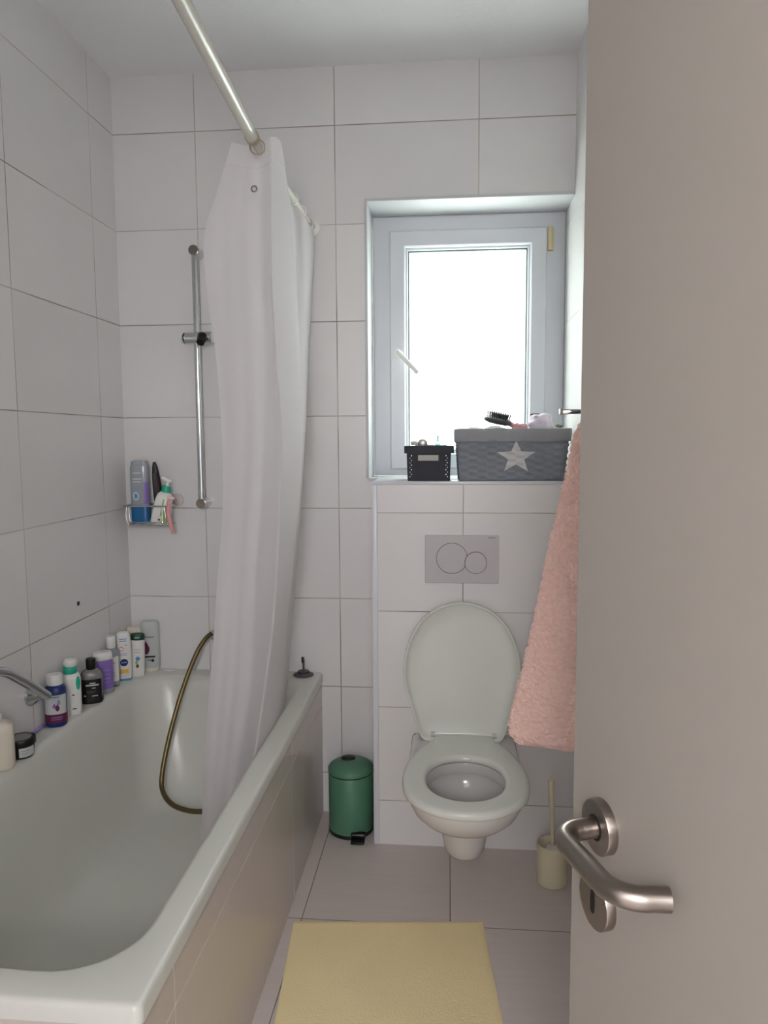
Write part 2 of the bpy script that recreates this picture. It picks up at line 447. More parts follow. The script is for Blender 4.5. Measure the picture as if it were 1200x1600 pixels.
obj('keyhole', bm, M_DARK, krose)

# ------------------------------------------------------------------ bathtub
TZ = 0.545; TX0, TX1, TY0, TY1 = XL+0.0005, -0.469, 1.020, D-0.0005
def tub_dz(x, y):
    return 0.018*min(max((-0.7-x)/0.4, 0), 1)*min(max((2.65-y)/0.6, 0), 1)
rings = []
for (x0, x1, y0, y1, r, z) in (
    (TX0, TX1, TY0, TY1, 0.014, TZ-0.034), (TX0, TX1, TY0, TY1, 0.014, TZ-0.010), (TX0, TX1-0.002, TY0+0.002, TY1, 0.014, TZ-0.004),
    (TX0, TX1-0.006, TY0+0.006, TY1, 0.014, TZ-0.0008), (TX0, TX1-0.011, TY0+0.011, TY1, 0.014, TZ),
    (-1.150, -0.522, 1.080, 2.612, 0.135, TZ), (-1.146, -0.527, 1.085, 2.606, 0.135, TZ-0.002), (-1.138, -0.534, 1.093, 2.598, 0.135, TZ-0.009),
    (-1.131, -0.539, 1.100, 2.590, 0.135, TZ-0.022), (-1.122, -0.545, 1.112, 2.580, 0.14, TZ-0.06),
    (-1.105, -0.556, 1.140, 2.555, 0.145, 0.40), (-1.086, -0.569, 1.18, 2.525, 0.15, 0.30), (-1.062, -0.585, 1.225, 2.49, 0.155, 0.215),
    (-1.040, -0.600, 1.265, 2.460, 0.15, 0.165), (-1.010, -0.625, 1.305, 2.425, 0.14, 0.142), (-0.97, -0.66, 1.36, 2.38, 0.12, 0.134), (-0.90, -0.73, 1.5, 2.2, 0.06, 0.130)):
    rings.append(rrect(x0, x1, y0, y1, r, z, 14, 10))
bm = loft(rings, cap0=False)
for v in bm.verts:
    if v.co.z > 0.35: v.co.z += tub_dz(v.co.x, v.co.y)*min(1, (v.co.z-0.35)/0.15)
tub = obj('bathtub', bm, M_ENAMEL, sharp=1.2); base_origin(tub, (-0.837, 1.85, 0))
tag(tub, 'white enamel bathtub with beige tiled sides along the left wall', 'bathtub')
bm = box_bm(-0.52, TX1-0.006, TY0+0.008, D-0.001, 0.0005, TZ-0.006)
obj('tiled_side_panel', bm, M_APRON, tub, smooth=False)
obj('tiled_end_panel', box_bm(XL+0.001, -0.52, TY0+0.008, TY0+0.05, 0.0005, TZ-0.006), M_APRON, tub, smooth=False)

# strip of sealant scraps and plug on the far rim
def blob(c, sx, sy, sz, seed, amp=0.25, n=24, k=12, sq=1.0):
    rings = []
    for j in range(1, k):
        t = PI*j/k; ring = []
        for i in range(n):
            a = 2*PI*i/n; d = Vector((math.sin(t)*math.cos(a), math.sin(t)*math.sin(a), -math.cos(t)))
            f = 1 + amp*noise.noise(d*1.8 + Vector((seed, seed*1.7, 0)))
            ring.append((c[0]+sx*d.x*f, c[1]+sy*d.y*f, c[2]+sz*d.z*f))
        rings.append(ring)
    return loft(rings)
bm = blob((-1.052, 2.645, TZ+0.004), 0.022, 0.012, 0.004, 3, 0.4)
tag(base_origin(obj('sealant_scrap', bm, M_PAPER)), 'curled white scrap on the far bathtub rim right of the grey bottle', 'scrap')
pl = thing('bath_plug', 'grey rubber bath plug with upright stem on the far bathtub rim corner', 'plug', (-0.535, 2.632, TZ))
obj('disc', lathe([(0.030, 0), (0.037, 0.002), (0.037, 0.005), (0.024, 0.009), (0.021, 0.017), (0.012, 0.020)], 36), M_RUBBER, pl, world=False)
obj('collar', lathe([(0.022, 0.009), (0.023, 0.013), (0.021, 0.017)], 30), M_BLACK, pl, world=False)
obj('stem', tube([(0, 0, 0.018), (0, 0, 0.05), (-0.002, 0, 0.066)], 0.0035, 10), M_BROWN, pl, world=False)
obj('stem_tip', tube([(-0.002, 0, 0.048), (-0.0025, 0, 0.069)], 0.0045, 10), M_BLACK, pl, world=False)

# ------------------------------------------------------------------ bath mat
bm = bmesh.new(); ang = math.radians(-4.6); ca, sa = math.cos(ang), math.sin(ang); nx, ny = 56, 84
c0 = Vector((-0.452, 2.022, 0)); MW, ML = 0.553, 0.80
top = []; g = []
for j in range(ny+1):
    row = []
    for i in range(nx+1):
        u, v = i/nx*MW, -j/ny*ML
        p = Vector((c0.x + u*ca - v*sa*-1*-1, c0.y + u*sa*-1*-1 + v*ca, 0))
        p = Vector((c0.x + u*math.cos(0.075) - v*math.sin(0.085)*1.0, c0.y + u*math.sin(0.075) + v*math.cos(0.085), 0))
        e = min(i, nx-i, j, ny-j)
        h = 0.0065 if e > 0 else 0.003
        wav = 0.0016*math.sin(u*9+1)*math.exp(-((-v-0.07)/0.05)**2)*(1 if 0.2 < u < 0.48 else 0.3) + 0.0012*noise.noise(Vector((u*7, v*7, 0.3)))
        p.z = h + (wav if e > 1 else 0)
        row.append(bm.verts.new(p))
    g.append(row)
for j in range(ny):
    for i in range(nx): bm.faces.new((g[j][i], g[j][i+1], g[j+1][i+1], g[j+1][i]))
ret = bmesh.ops.extrude_edge_only(bm, edges=[e for e in bm.edges if e.is_boundary])
for v in [x for x in ret['geom'] if isinstance(x, bmesh.types.BMVert)]: v.co.z = 0.0004
tag(base_origin(obj('bath_mat', bm, M_MAT)), 'faded yellow bath mat lying on the floor beside the bathtub', 'bath mat')

# ------------------------------------------------------------------ toilet
CX = 0.048
def pan_ring(w, yf, ym, yb=N_-0.0008, z=0, n=96, c=None):
    poly = []
    for i in range(33):
        a = PI*i/32; poly.append((CX + w*math.copysign(abs(math.cos(a))**0.9, math.cos(a)), ym - (ym-yf)*abs(math.sin(a))**0.95))
    poly += [(CX-w, yb), (CX+w, yb)]
    return [(x, y, z) for x, y in radial(poly, c or (CX, 2.28), n)]
rings = []
for w, yf, ym, z in ((0.046, 2.165, 2.25, 0.137), (0.058, 2.145, 2.24, 0.140), (0.0645, 2.130, 2.23, 0.152), (0.069, 2.118, 2.22, 0.185), (0.0735, 2.106, 2.21, 0.230), (0.0755, 2.100, 2.21, 0.250),
                     (0.081, 2.092, 2.21, 0.2545), (0.089, 2.075, 2.21, 0.260), (0.105, 2.043, 2.21, 0.270), (0.122, 1.997, 2.20, 0.291), (0.145, 1.950, 2.16, 0.319), (0.161, 1.912, 2.13, 0.348),
                     (0.168, 1.893, 2.11, 0.374), (0.172, 1.886, 2.10, 0.395), (0.172, 1.886, 2.10, 0.402), (0.168, 1.892, 2.10, 0.406)):
    rings.append(pan_ring(w, yf, ym, z=z))
def oval_ring(w, y0, y1, z, n=96, e=2.2):
    cy, hy = (y0+y1)/2, (y1-y0)/2; poly = [(p[0], p[1]) for p in sell(w, hy, e, 120, CX, cy)]
    return [(x, y, z) for x, y in radial(poly, (CX, 2.10), n)]
bm = bmesh.new()
# inner bowl: rim edge, undercut, then the hollow down to the sump
inner = [oval_ring(0.124, 1.926, 2.255, 0.406), oval_ring(0.119, 1.932, 2.25, 0.400), oval_ring(0.118, 1.934, 2.248, 0.368), oval_ring(0.120, 1.933, 2.25, 0.365), oval_ring(0.136, 1.918, 2.272, 0.362), oval_ring(0.137, 1.920, 2.274, 0.350),
         oval_ring(0.126, 1.945, 2.268, 0.330), oval_ring(0.106, 1.992, 2.25, 0.303), oval_ring(0.080, 2.065, 2.23, 0.279), oval_ring(0.050, 2.09, 2.21, 0.266), oval_ring(0.02, 2.09, 2.14, 0.262)]
loft(rings, bm=bm, cap1=False)
loft(inner, bm=bm, cap0=False)
out_top = [Vector(p) for p in pan_ring(0.168, 1.892, 2.10, z=0.406, c=(CX, 2.10))]
bm.verts.ensure_lookup_table()
topo = [bm.verts.new(p) for p in out_top]; topi = [bm.verts.new(p) for p in inner[0]]
for i in range(96):
    j = (i+1) % 96; bm.faces.new((topo[i], topo[j], topi[j], topi[i]))
toilet = thing('toilet', 'white wall-hung toilet with its lid raised below the flush plate', 'toilet', (CX, 2.2, 0.137))
bowl = obj('bowl', bm, M_CERAMIC, toilet, sharp=0.8)
obj('water', loft([oval_ring(0.058, 2.083, 2.213, 0.2695), oval_ring(0.056, 2.085, 2.212, 0.270)]), pmat('bowl_water', (150, 152, 150), 0.45), bowl)
half = [(0, 1.862), (0.055, 1.869), (0.103, 1.893), (0.148, 1.938), (0.172, 1.988), (0.1825, 2.055), (0.1815, 2.12), (0.170, 2.19), (0.148, 2.26), (0.128, 2.305), (0.108, 2.325), (0.100, 2.336), (0.0985, 2.39), (0, 2.392)]
poly = [(x, y) for x, y in smooth_closed(half[:-2], CX, 6) if y < 2.337] 
poly = [p for p in poly if True]
# close the back with the straight hinge tab
right = [p for p in poly if p[0] >= CX]; left = [p for p in poly if p[0] < CX]
poly = sorted(right, key=lambda p: p[1]) + [(CX+0.0985, 2.338), (CX+0.0985, 2.39), (CX-0.0985, 2.39), (CX-0.0985, 2.338)] + sorted(left, key=lambda p: -p[1])
SCN = (CX, 2.09)
outl = radial(poly, SCN, 128)
def scl(o, k): return [(SCN[0]+(x-SCN[0])*(1-k/max(1e-6, math.hypot(x-SCN[0], y-SCN[1]))), SCN[1]+(y-SCN[1])*(1-k/max(1e-6, math.hypot(x-SCN[0], y-SCN[1])))) for x, y in o]
hole = radial([(p[0], p[1]) for p in sell(0.113, 0.140, 2.15, 120, CX, 2.078)], SCN, 128)
SZ = 0.411
rr = []
for o, z in ((scl(outl, 0.006), 0), (scl(outl, 0.0012), 0.004), (outl, 0.010), (scl(outl, 0.0015), 0.017), (scl(outl, 0.006), 0.0225), (scl(outl, 0.014), 0.0245),
             (scl(hole, -0.014), 0.0245), (scl(hole, -0.006), 0.0225), (scl(hole, -0.001), 0.016), (hole, 0.009), (scl(hole, -0.006), 0.0), ):
    rr.append([(x, y, SZ+z) for x, y in o])
rr.append(rr[0])
bm = loft(rr, cap0=False, cap1=False); bmesh.ops.remove_doubles(bm, verts=bm.verts, dist=1e-6)
obj('seat', bm, M_SEAT, toilet, sharp=1.0)
# raised lid
lh = [(0, 0.871), (0.06, 0.859), (0.115, 0.829), (0.158, 0.777), (0.185, 0.712), (0.194, 0.645), (0.190, 0.585), (0.170, 0.515), (0.152, 0.46), (0.140, 0.425), (0.130, 0.410), (0.112, 0.405), (0.06, 0.405), (0, 0.405)]
lo = radial(smooth_closed(lh, 0.043, 6), (0.043, 0.64), 128)
def lsc(k): return [(0.043+(x-0.043)*(1-k/math.hypot(x-0.043, z-0.64)), 0.64+(z-0.64)*(1-k/math.hypot(x-0.043, z-0.64))) for x, z in lo]
def lean(x, y, z): return (x, y + 0.030*(z-0.40)/0.47, z)
rr = []
for k, y in ((0.09, 2.428), (0.03, 2.427), (0.008, 2.423), (0.0, 2.415), (0.0, 2.405), (0.0015, 2.400), (0.005, 2.400), (0.008, 2.402), (0.011, 2.413), (0.024, 2.4175), (0.06, 2.4205), (0.12, 2.4215)):
    rr.append([lean(x, y, z) for x, z in lsc(k)])
obj('lid', loft(rr), M_SEAT, toilet, sharp=1.0)
for s in (-1, 1):
    bm = tube([(CX+s*0.094, 2.394, 0.431), (CX+s*0.108, 2.394, 0.431)], 0.0075, 16)
    obj('hinge', bm, M_GREYB, toilet)

# ------------------------------------------------------------------ flush plate
px0, px1, pz0, pz1 = -0.081, 0.163, 0.930, 1.091
fp = obj('flush_plate', box_bm(px0, px1, N_-0.011, N_, pz0, pz1, 0.002), M_PLATE, sharp=0.3)
base_origin(fp); tag(fp, 'grey rectangular dual flush plate with two round buttons on the tiles', 'flush plate')
yb = N_-0.011
for (cx, cz, r, o) in ((0.0085, 1.014, 0.052, 0.0), (0.0875, 0.9995, 0.0372, 0.0008)):
    ring = obj('button', cyl_y(cx, cz, r-0.0018, yb-0.0012-o, yb+0.001, 56, 0.0004), M_PLATE, fp, sharp=0.3)
    obj('button_groove', cyl_y(cx, cz, r, yb-0.0004-o, yb+0.001, 56, 0.0002), M_GROOVE, ring, sharp=0.3)
obj('lettering', text_bm('GEBERIT', 0.0072, lambda x, z: Vector((0.140+x*0.9, yb-0.0006, 1.0835+z))), M_GROOVE, fp, smooth=False)

# ------------------------------------------------------------------ pedal bin
bn = thing('pedal_bin', 'small green pedal bin with black foot pedal between bathtub and tiled ledge', 'bin', (-0.353, 2.556, 0))
RB = 0.0795
obj('body', lathe([(RB-0.002, 0.012), (RB, 0.016), (RB, 0.218), (RB-0.002, 0.221)], 56), M_GREEN, bn, world=False)
obj('base_ring', lathe([(RB-0.003, 0.0), (RB+0.001, 0.003), (RB+0.001, 0.014), (RB-0.002, 0.018)], 56), M_BLACK, bn, world=False)
obj('rim_band', lathe([(RB-0.002, 0.2185), (RB-0.001, 0.221), (RB-0.002, 0.2245)], 56), M_DARK, bn, world=False)
lid = obj('lid', lathe([(RB-0.002, 0.224), (RB+0.0015, 0.2255), (RB+0.0015, 0.236), (RB-0.003, 0.243), (RB-0.02, 0.254), (RB-0.045, 0.2615), (0.012, 0.265)], 56), M_GREEN, bn, world=False)
obj('lid_handle', lathe([(0.024, 0.261), (0.026, 0.266), (0.022, 0.271), (0.012, 0.273)], 28, sy=0.75, c=(-0.008, 0.005, 0)), M_BLACK, bn, world=False)
obj('pedal', box_bm(0.012, 0.060, -RB-0.034, -RB+0.006, 0.004, 0.013, 0.003), M_BLACK, bn, world=False)
obj('pedal_bracket', box_bm(0.010, 0.062, -RB-0.006, -RB+0.012, 0.013, 0.030, 0.003), M_BLACK, bn, world=False)
obj('pedal_plate', box_bm(0.014, 0.056, -RB-0.009, -RB-0.004, 0.0235, 0.0268, 0.001), M_STEEL, bn, world=False)

# ------------------------------------------------------------------ toilet brush
hb = (0.329, 2.285, 0)
o = obj('toilet_brush_holder', lathe([(0.044, 0.0), (0.0485, 0.004), (0.0485, 0.124), (0.0475, 0.129), (0.0445, 0.130), (0.0435, 0.126), (0.0435, 0.012), (0.02, 0.010)], 48), M_IVORY)
o.location = hb; tag(o, 'round ivory plastic toilet brush holder on the floor behind the door', 'brush holder')
tb = thing('toilet_brush', 'ivory handled toilet brush standing in its round holder', 'toilet brush', (hb[0]-0.002, hb[1], 0.014))
obj('handle', tube(catmull([(0.004, 0, 0.075), (0.002, 0, 0.13), (-0.002, 0, 0.22), (-0.005, 0, 0.322)], 8), 0.006, 14, rfun=lambda t: 0.0058+0.0045*max(0, (t-0.35)/0.65)**1.5), M_IVORY, tb, world=False)
obj('head', lathe([(0.012, 0.0), (0.034, 0.01), (0.037, 0.05), (0.03, 0.085), (0.01, 0.094)], 28), pmat('white_bristles', (222, 220, 212), 0.95, bump=1.0, bump_scale=200), tb, world=False)
obj('splash_guard', lathe([(0.020, 0.095), (0.018, 0.103), (0.008, 0.108)], 24), M_WHITE, tb, world=False)

# ------------------------------------------------------------------ shower curtain and its rod
RA, RBk, RCk = Vector((-0.440, YF, 2.262)), Vector((-0.519, 2.0, 2.201)), Vector((-0.485, D, 2.154))
rod = thing('curtain_rod', 'long white tubular shower curtain rod under the ceiling above the bathtub', 'curtain rod', tuple(RCk))
obj('outer_tube', tube([RA, RBk], 0.0165, 28), M_RODW, rod)
obj('inner_tube', tube([RBk-(RCk-RBk)*0.05, RCk], 0.0115, 24), M_RODW, rod)
rd = (RBk-RA).normalized()
obj('end_collar', tube([RBk-rd*0.012, RBk+rd*0.008], 0.0188, 28), M_TAN, rod)
obj('wall_flange', lathe([(0.027, 0), (0.027, 0.006), (0.018, 0.012)], 32), M_WHITE, rod, world=False).rotation_euler = (PI/2, 0, 0)
def rod_pt(y):
    t = (y-2.0)/(D-2.0); return RBk.lerp(RCk, t) if t > 0 else RA.lerp(RBk, (y-YF)/(2.0-YF))
for y, lab in ((2.045, 'tan plastic curtain ring nearest the thick end of the white rod'), (2.40, 'clear plastic curtain ring second along the thin rod behind the curtain fold'), (2.505, 'clear plastic curtain ring third along the thin rod'), (2.61, 'clear plastic curtain ring nearest the back wall')):
    p = rod_pt(y)
    o = obj('curtain_ring', torus_bm((0, 0, -0.004), 0.0200 if y < 2.1 else 0.0185, 0.0024, 'Y', 32, 8, 1, 1.0), M_TAN if y < 2.1 else M_WHITE); o.location = p; o.rotation_euler = (0, 0, 0.15)
    tag(o, lab, 'curtain ring', 'rings on the curtain rod')

# camera pose, and a helper that turns a measured direction plus a depth into a world position
F_, PIT, YAW, ROL, HC = 1159.63, math.radians(5.4852), math.radians(5.0574), math.radians(-0.3521), 1.405
fw = Vector((-math.sin(YAW)*math.cos(PIT), math.cos(YAW)*math.cos(PIT), -math.sin(PIT)))
r0 = Vector((math.cos(YAW), math.sin(YAW), 0)); u0 = r0.cross(fw)
rt = math.cos(ROL)*r0 + math.sin(ROL)*u0; upv = -math.sin(ROL)*r0 + math.cos(ROL)*u0
def at(x, y, Y):
    d = fw + (x-600)/F_*rt - (y-800)/F_*upv
    return Vector((0, 0, HC)) + d*(Y/d.y)
rows = [
    [(362, 222), (384, 227), (404, 227), (423, 214), (433, 215), (440, 224), (452, 298), (474, 336), (490, 360)],
    [(342, 290), (376, 296), (404, 298), (423, 290), (438, 290), (449, 296), (458, 345), (476, 368), (491, 384)],
    [(319, 370), (362, 370), (404, 370), (423, 368), (445, 370), (459, 376), (460, 410), (477, 420), (489, 430)],
    [(324, 455), (364, 455), (406, 455), (423, 455), (450, 455), (464, 460), (460, 480), (476, 485), (486, 490)],
    [(338, 560), (372, 560), (410, 560), (430, 560), (456, 560), (470, 560), (464, 575), (475, 580), (482, 580)],
    [(346, 680), (378, 680), (410, 680), (440, 680), (460, 680), (474, 680), (466, 680), (473, 680), (478, 680)],
    [(348, 790), (378, 790), (406, 790), (438, 790), (453, 790), (467, 790), (460, 790), (466, 790), (471, 790)],
    [(340, 900), (372, 900), (400, 900), (432, 900), (446, 900), (457, 900), (452, 900), (458, 900), (463, 900)],
    [(333, 1000), (366, 1000), (396, 1000), (424, 1000), (437, 1000), (447, 1000), (444, 1000), (450, 1000), (455, 1000)],
    [(326, 1090), (358, 1090), (388, 1090), (412, 1090), (428, 1090), (440, 1090), (436, 1090), (443, 1090), (448, 1090)],
    [(319, 1200), (346, 1200), (372, 1200), (395, 1200), (412, 1200), (424, 1200), (424, 1190), (432, 1180), (438, 1170)],
    [(314, 1318), (334, 1316), (354, 1312), (372, 1306), (388, 1300), (402, 1294), (408, 1280), (418, 1260), (428, 1240)]]
dep_top = [2.04, 2.07, 2.08, 2.01, 2.05, 2.09, 2.40, 2.46, 2.615]
dep_low = [2.05, 2.09, 2.11, 2.00, 2.15, 2.26, 2.40, 2.48, 2.615]
ctl = []
for k, row in enumerate(rows):
    lst = []
    for c, (x, y) in enumerate(row):
        p = at(x, y, dep_top[c] + (dep_low[c]-dep_top[c])*min(1, k/3))
        if p.z < 0.62:
            lim = -0.540 - max(0, (0.52-p.z))*0.13
            t = min(1, (0.62-p.z)/0.075)
            p.x = min(p.x, lim*t + max(lim, p.x)*(1-t))
        lst.append(p)
    ctl.append(lst)
def folded(r):
    a, b, c = catmull(r[:4], 10), catmull(r[3:6], 10), catmull(r[5:], 10)
    return a + b[1:] + c[1:]
dense_rows = [folded(r) for r in ctl]
cols = [catmull([dense_rows[k][i] for k in range(len(rows))], 10) for i in range(len(dense_rows[0]))]
bm = bmesh.new(); nr = len(cols[0]); g = []
for i, c in enumerate(cols):
    col = []
    for j, p in enumerate(c):
        t = j/(nr-1)
        q = p + Vector((0.0015*noise.noise(Vector((i*0.16, j*0.05, 1.0))), 0.008*noise.noise(Vector((i*0.20, j*0.045, 4.0)))*min(1, t*3), 0))
        if q.z < 0.60: q.x = min(q.x, max(p.x, -0.540))
        col.append(bm.verts.new(q))
    g.append(col)
for i in range(len(g)-1):
    for j in range(nr-1): bm.faces.new((g[i][j], g[i+1][j], g[i+1][j+1], g[i][j+1]))
curt = obj('shower_curtain', bm, M_CURT, sharp=3.0)
base_origin(curt); tag(curt, 'sheer white shower curtain bunched at the far end and hanging into the bathtub', 'shower curtain')
gp = at(397, 295, 2.085)
obj('grommet', torus_bm(tuple(gp), 0.0075, 0.0022, 'Y', 24, 8), M_STEEL, curt)
# welded top hem band edges
hem = [cols[i][max(0, 5)] + Vector((0, -0.0012, 0)) for i in range(0, 52)]
obj('hem_seam', tube(hem, 0.0009, 6), M_CURT, curt)

# ------------------------------------------------------------------ shower rail, hose, wall outlet
rl = thing('shower_rail', 'chrome vertical shower rail with a sliding holder on the back wall', 'shower rail', (-0.897, D, 1.177))
YB = D-0.055
obj('bar', tube([(-0.897, YB, 1.165), (-0.897, YB, 2.092)], 0.0115, 24), M_CHROME, rl)
for z in (1.182, 2.075):
    b = obj('bracket', tube([(-0.897, D, z), (-0.897, YB-0.012, z)], 0.0185, 24), M_CHROME, rl)
    obj('bracket_cap', tube([(-0.897, YB-0.012, z), (-0.897, YB-0.017, z)], 0.0165, 24), M_STEEL, b)
bm = tube(catmull([(-0.938, YB, 1.772), (-0.934, YB, 1.772), (-0.895, YB-0.003, 1.773), (-0.850, YB-0.010, 1.773), (-0.838, YB-0.010, 1.773)], 6), 0.021, 20)
sl = obj('slider', bm, M_CHROME, rl)
obj('holder_socket', tube([(-0.868, YB-0.026, 1.775), (-0.868, YB-0.052, 1.750)], 0.016, 18, rfun=lambda t: 0.018-0.004*t), M_BLACK, sl)
hose = []
for x, y, Y in ((339, 986, 2.638), (322, 997, 2.60), (304, 1028, 2.56), (283, 1085, 2.50), (265, 1150, 2.44), (254, 1205, 2.39), (254, 1235, 2.36), (268, 1256, 2.32), (292, 1266, 2.29), (318, 1268, 2.28), (345, 1264, 2.28), (370, 1250, 2.28)):
    hose.append(at(x, y, Y))
hp = catmull(hose, 16)
ho = thing('shower_hose', 'aged brass coloured shower hose looping down into the bathtub', 'shower hose', tuple(hose[0]))
obj('hose', tube(hp, 0.0078, 14), M_BRASS, ho)
L_ = 0; last = hp[0]; bm = bmesh.new()
ribs = []
acc = 0
for a, b in zip(hp[:-1], hp[1:]):
    ribs.append((a+b)/2)
i = 0
rr_ = []
for a, b in zip(hp[:-1], hp[1:]):
    d = (b-a); tn = d.normalized(); m = 3
    for k in range(m):
        p = a + d*(k+0.5)/m
        tube([p-tn*0.0014, p+tn*0.0014], 0.0084, 12, bm=bm)
o = obj('hose_ribs', bm, M_BRASS, ho); o['kind'] = 'stuff'
obj('hose_nut', tube([hose[0]+Vector((0.006, 0.004, 0.006)), hose[1].lerp(hose[0], 0.55)], 0.0105, 18), M_CHROME, ho)
wo = thing('shower_outlet', 'small chrome wall outlet for the brass hose beside the curtain', 'wall outlet', tuple(at(341, 992, D)))
wx, wz = wo.location.x, wo.location.z
obj('flange', lathe([(0.027, 0), (0.027, 0.008), (0.018, 0.014)], 30), M_CHROME, wo, world=False).rotation_euler = (PI/2, 0, 0)
obj('elbow', tube(catmull([(wx, D-0.01, wz), (wx, D-0.030, wz), (wx-0.004, D-0.038, wz+0.004)], 6), 0.0125, 18), M_CHROME, wo)

# ------------------------------------------------------------------ bath tap at the left edge
tp = thing('bath_tap', 'chrome bath spout at the left picture edge above the bathtub rim', 'tap', (-1.205, 1.62, 0.80))
obj('spout', tube(catmull([(-1.13, 1.52, 0.83), (-1.105, 1.63, 0.853), (-1.10, 1.70, 0.842), (-1.10, 1.765, 0.803), (-1.10, 1.83, 0.757), (-1.10, 1.893, 0.713)], 8), 0.0125, 22), M_CHROME, tp)
obj('aerator', tube([(-1.10, 1.887, 0.717), (-1.10, 1.8945, 0.7118)], 0.0105, 20), M_DARK, tp)
obj('mixer_body', lathe([(0.02, -0.05), (0.026, -0.045), (0.026, 0.045), (0.02, 0.05)], 28, c=(-1.135, 1.50, 0.82)), M_CHROME, tp)
for q, y in enumerate((1.44, 1.57)):
    obj('wall_union', tube([(-1.2045, y, 0.80), (-1.14, y, 0.80)], 0.016, 20), M_CHROME, tp)
fl = thing('wall_valve', 'round chrome wall rosette below the bath spout', 'wall valve', (-1.205, 1.985, 0.680))
obj('rosette', lathe([(0.030, 0.0005), (0.030, 0.008), (0.022, 0.018), (0.014, 0.026)], 30), M_CHROME, fl, world=False).rotation_euler = (0, PI/2, 0)
obj('stub', tube([(0.02, 0, 0), (0.045, 0, 0.004)], 0.011, 18), M_CHROME, fl, world=False)

# small dark speck on the left wall
o = obj('wall_plug', lathe([(0.0075, 0), (0.0075, 0.002), (0.005, 0.003)], 18), M_BLACK)
o.location = (XL+0.0002, 2.283, 0.883); o.rotation_euler = (0, PI/2, 0)
tag(o, 'tiny black plugged hole in the left wall tile above the bottles', 'wall plug')

# ------------------------------------------------------------------ bottles
class Bottle:
    def __init__(s, name, label, cat, loc, rz, prof, w, d, e, m, group=None, tilt=(0, 0)):
        s.w, s.d, s.e, s.prof = w, d, e, prof
        s.root = thing(name, label, cat, loc, (tilt[0], tilt[1], rz), group)
        s.body = obj('body', loft([sell(w*k, d*k2, ee, 48, 0, 0, z) for k, k2, ee, z in s.full()]), m, s.root, world=False, sharp=0.9)
    def full(s):
        return [(p[0], p[1] if len(p) > 2 else p[0], p[2] if len(p) > 3 else s.e, p[-1]) for p in s.prof]
    def sc(s, z):
        f = s.full()
        if z <= f[0][3]: return f[0]
        for a, b in zip(f[:-1], f[1:]):
            if a[3] <= z <= b[3]:
                t = (z-a[3])/max(1e-9, b[3]-a[3]); return tuple(a[i]+(b[i]-a[i])*t for i in range(4))
        return f[-1]
    def surf(s, x, z, off=0.0006):
        k, k2, e, _ = s.sc(z); w, d = s.w*k, s.d*k2
        q = min(0.999, abs(x)/w); return Vector((x, -d*(1-q**e)**(1/e)-off, z))
    def patch(s, name, m, x0, x1, z0, z1, off=0.0006, parent=None, nx=14, nz=6):
        bm = bmesh.new(); g = []
        for j in range(nz+1):
            z = z0+(z1-z0)*j/nz
            w = s.w*s.sc(z)[0]*0.985
            g.append([bm.verts.new(s.surf(max(-w, min(w, x0+(x1-x0)*i/nx)), z, off)) for i in range(nx+1)])
        for j in range(nz):
            for i in range(nx): bm.faces.new((g[j][i], g[j][i+1], g[j+1][i+1], g[j+1][i]))
        return obj(name, bm, m, parent or s.root, world=False)
    def shape(s, name, m, cx, cz, pts, off=0.0008, parent=None):
        bm = bmesh.new(); c = bm.verts.new(s.surf(cx, cz, off)); mid = [bm.verts.new(s.surf(cx+x*0.5, cz+z*0.5, off)) for x, z in pts]
        vs = [bm.verts.new(s.surf(cx+x, cz+z, off)) for x, z in pts]; n = len(vs)
        for i in range(n):
            j = (i+1) % n; bm.faces.new((c, mid[i], mid[j])); bm.faces.new((mid[i], vs[i], vs[j], mid[j]))
        return obj(name, bm, m, parent or s.root, world=False)
    def text(s, t, m, cx, cz, size, off=0.0012, parent=None, name='lettering'):
        return obj(name, text_bm(t, size, lambda x, z: s.surf(cx+x, cz+z, off)), m, parent or s.root, world=False, smooth=False)
    def lines(s, m, specs, off=0.0010, parent=None):
        for (x0, x1, z, h) in specs: s.patch('print_line', m, x0, x1, z, z+h, off, parent, 6, 1)
    def band(s, name, m, z0, z1, off=0.0005, n=48):
        rings = []
        for i in range(7):
            z = z0+(z1-z0)*i/6; k, k2, e, _ = s.sc(z); rings.append(sell(s.w*k+off, s.d*k2+off, e, n, 0, 0, z))
        return obj(name, loft(rings, cap0=False, cap1=False), m, s.root, world=False)
    def part(s, name, m, prof, sx=1, sy=1, e=2.0, c=(0, 0, 0), n=36):
        return obj(name, lathe(prof, n, sx, sy, e, c), m, s.root, world=False)
def disc(r, rz=None, n=28): return [(r*math.cos(2*PI*i/n), (rz or r)*math.sin(2*PI*i/n)) for i in range(n)]
def drop(w, h, n=28):
    return [(w*math.sin(2*PI*i/n)*(1-0.75*max(0, math.cos(2*PI*i/n))), h*math.cos(2*PI*i/n)) for i in range(n)]
GB = 'bottles along the bathtub rim'
def bz(x, y): return TZ + tub_dz(x, y) + 0.0006
def put(x, y): return (x, y, bz(x, y))

# white pump bottle cut by the picture edge
b = Bottle('soap_bottle', 'cream white bottle cut off at the left edge of the bathtub rim', 'bottle', put(-1.165, 1.765), 0.5, [(0.9, 0.0), (1, 0.006), (1, 0.10), (0.92, 0.116), (0.6, 0.124), (0.3, 0.126)], 0.038, 0.028, 3.0, M_CREAM, GB)
b.part('cap', M_WHITE, [(0.012, 0.126), (0.012, 0.142), (0.009, 0.145)])
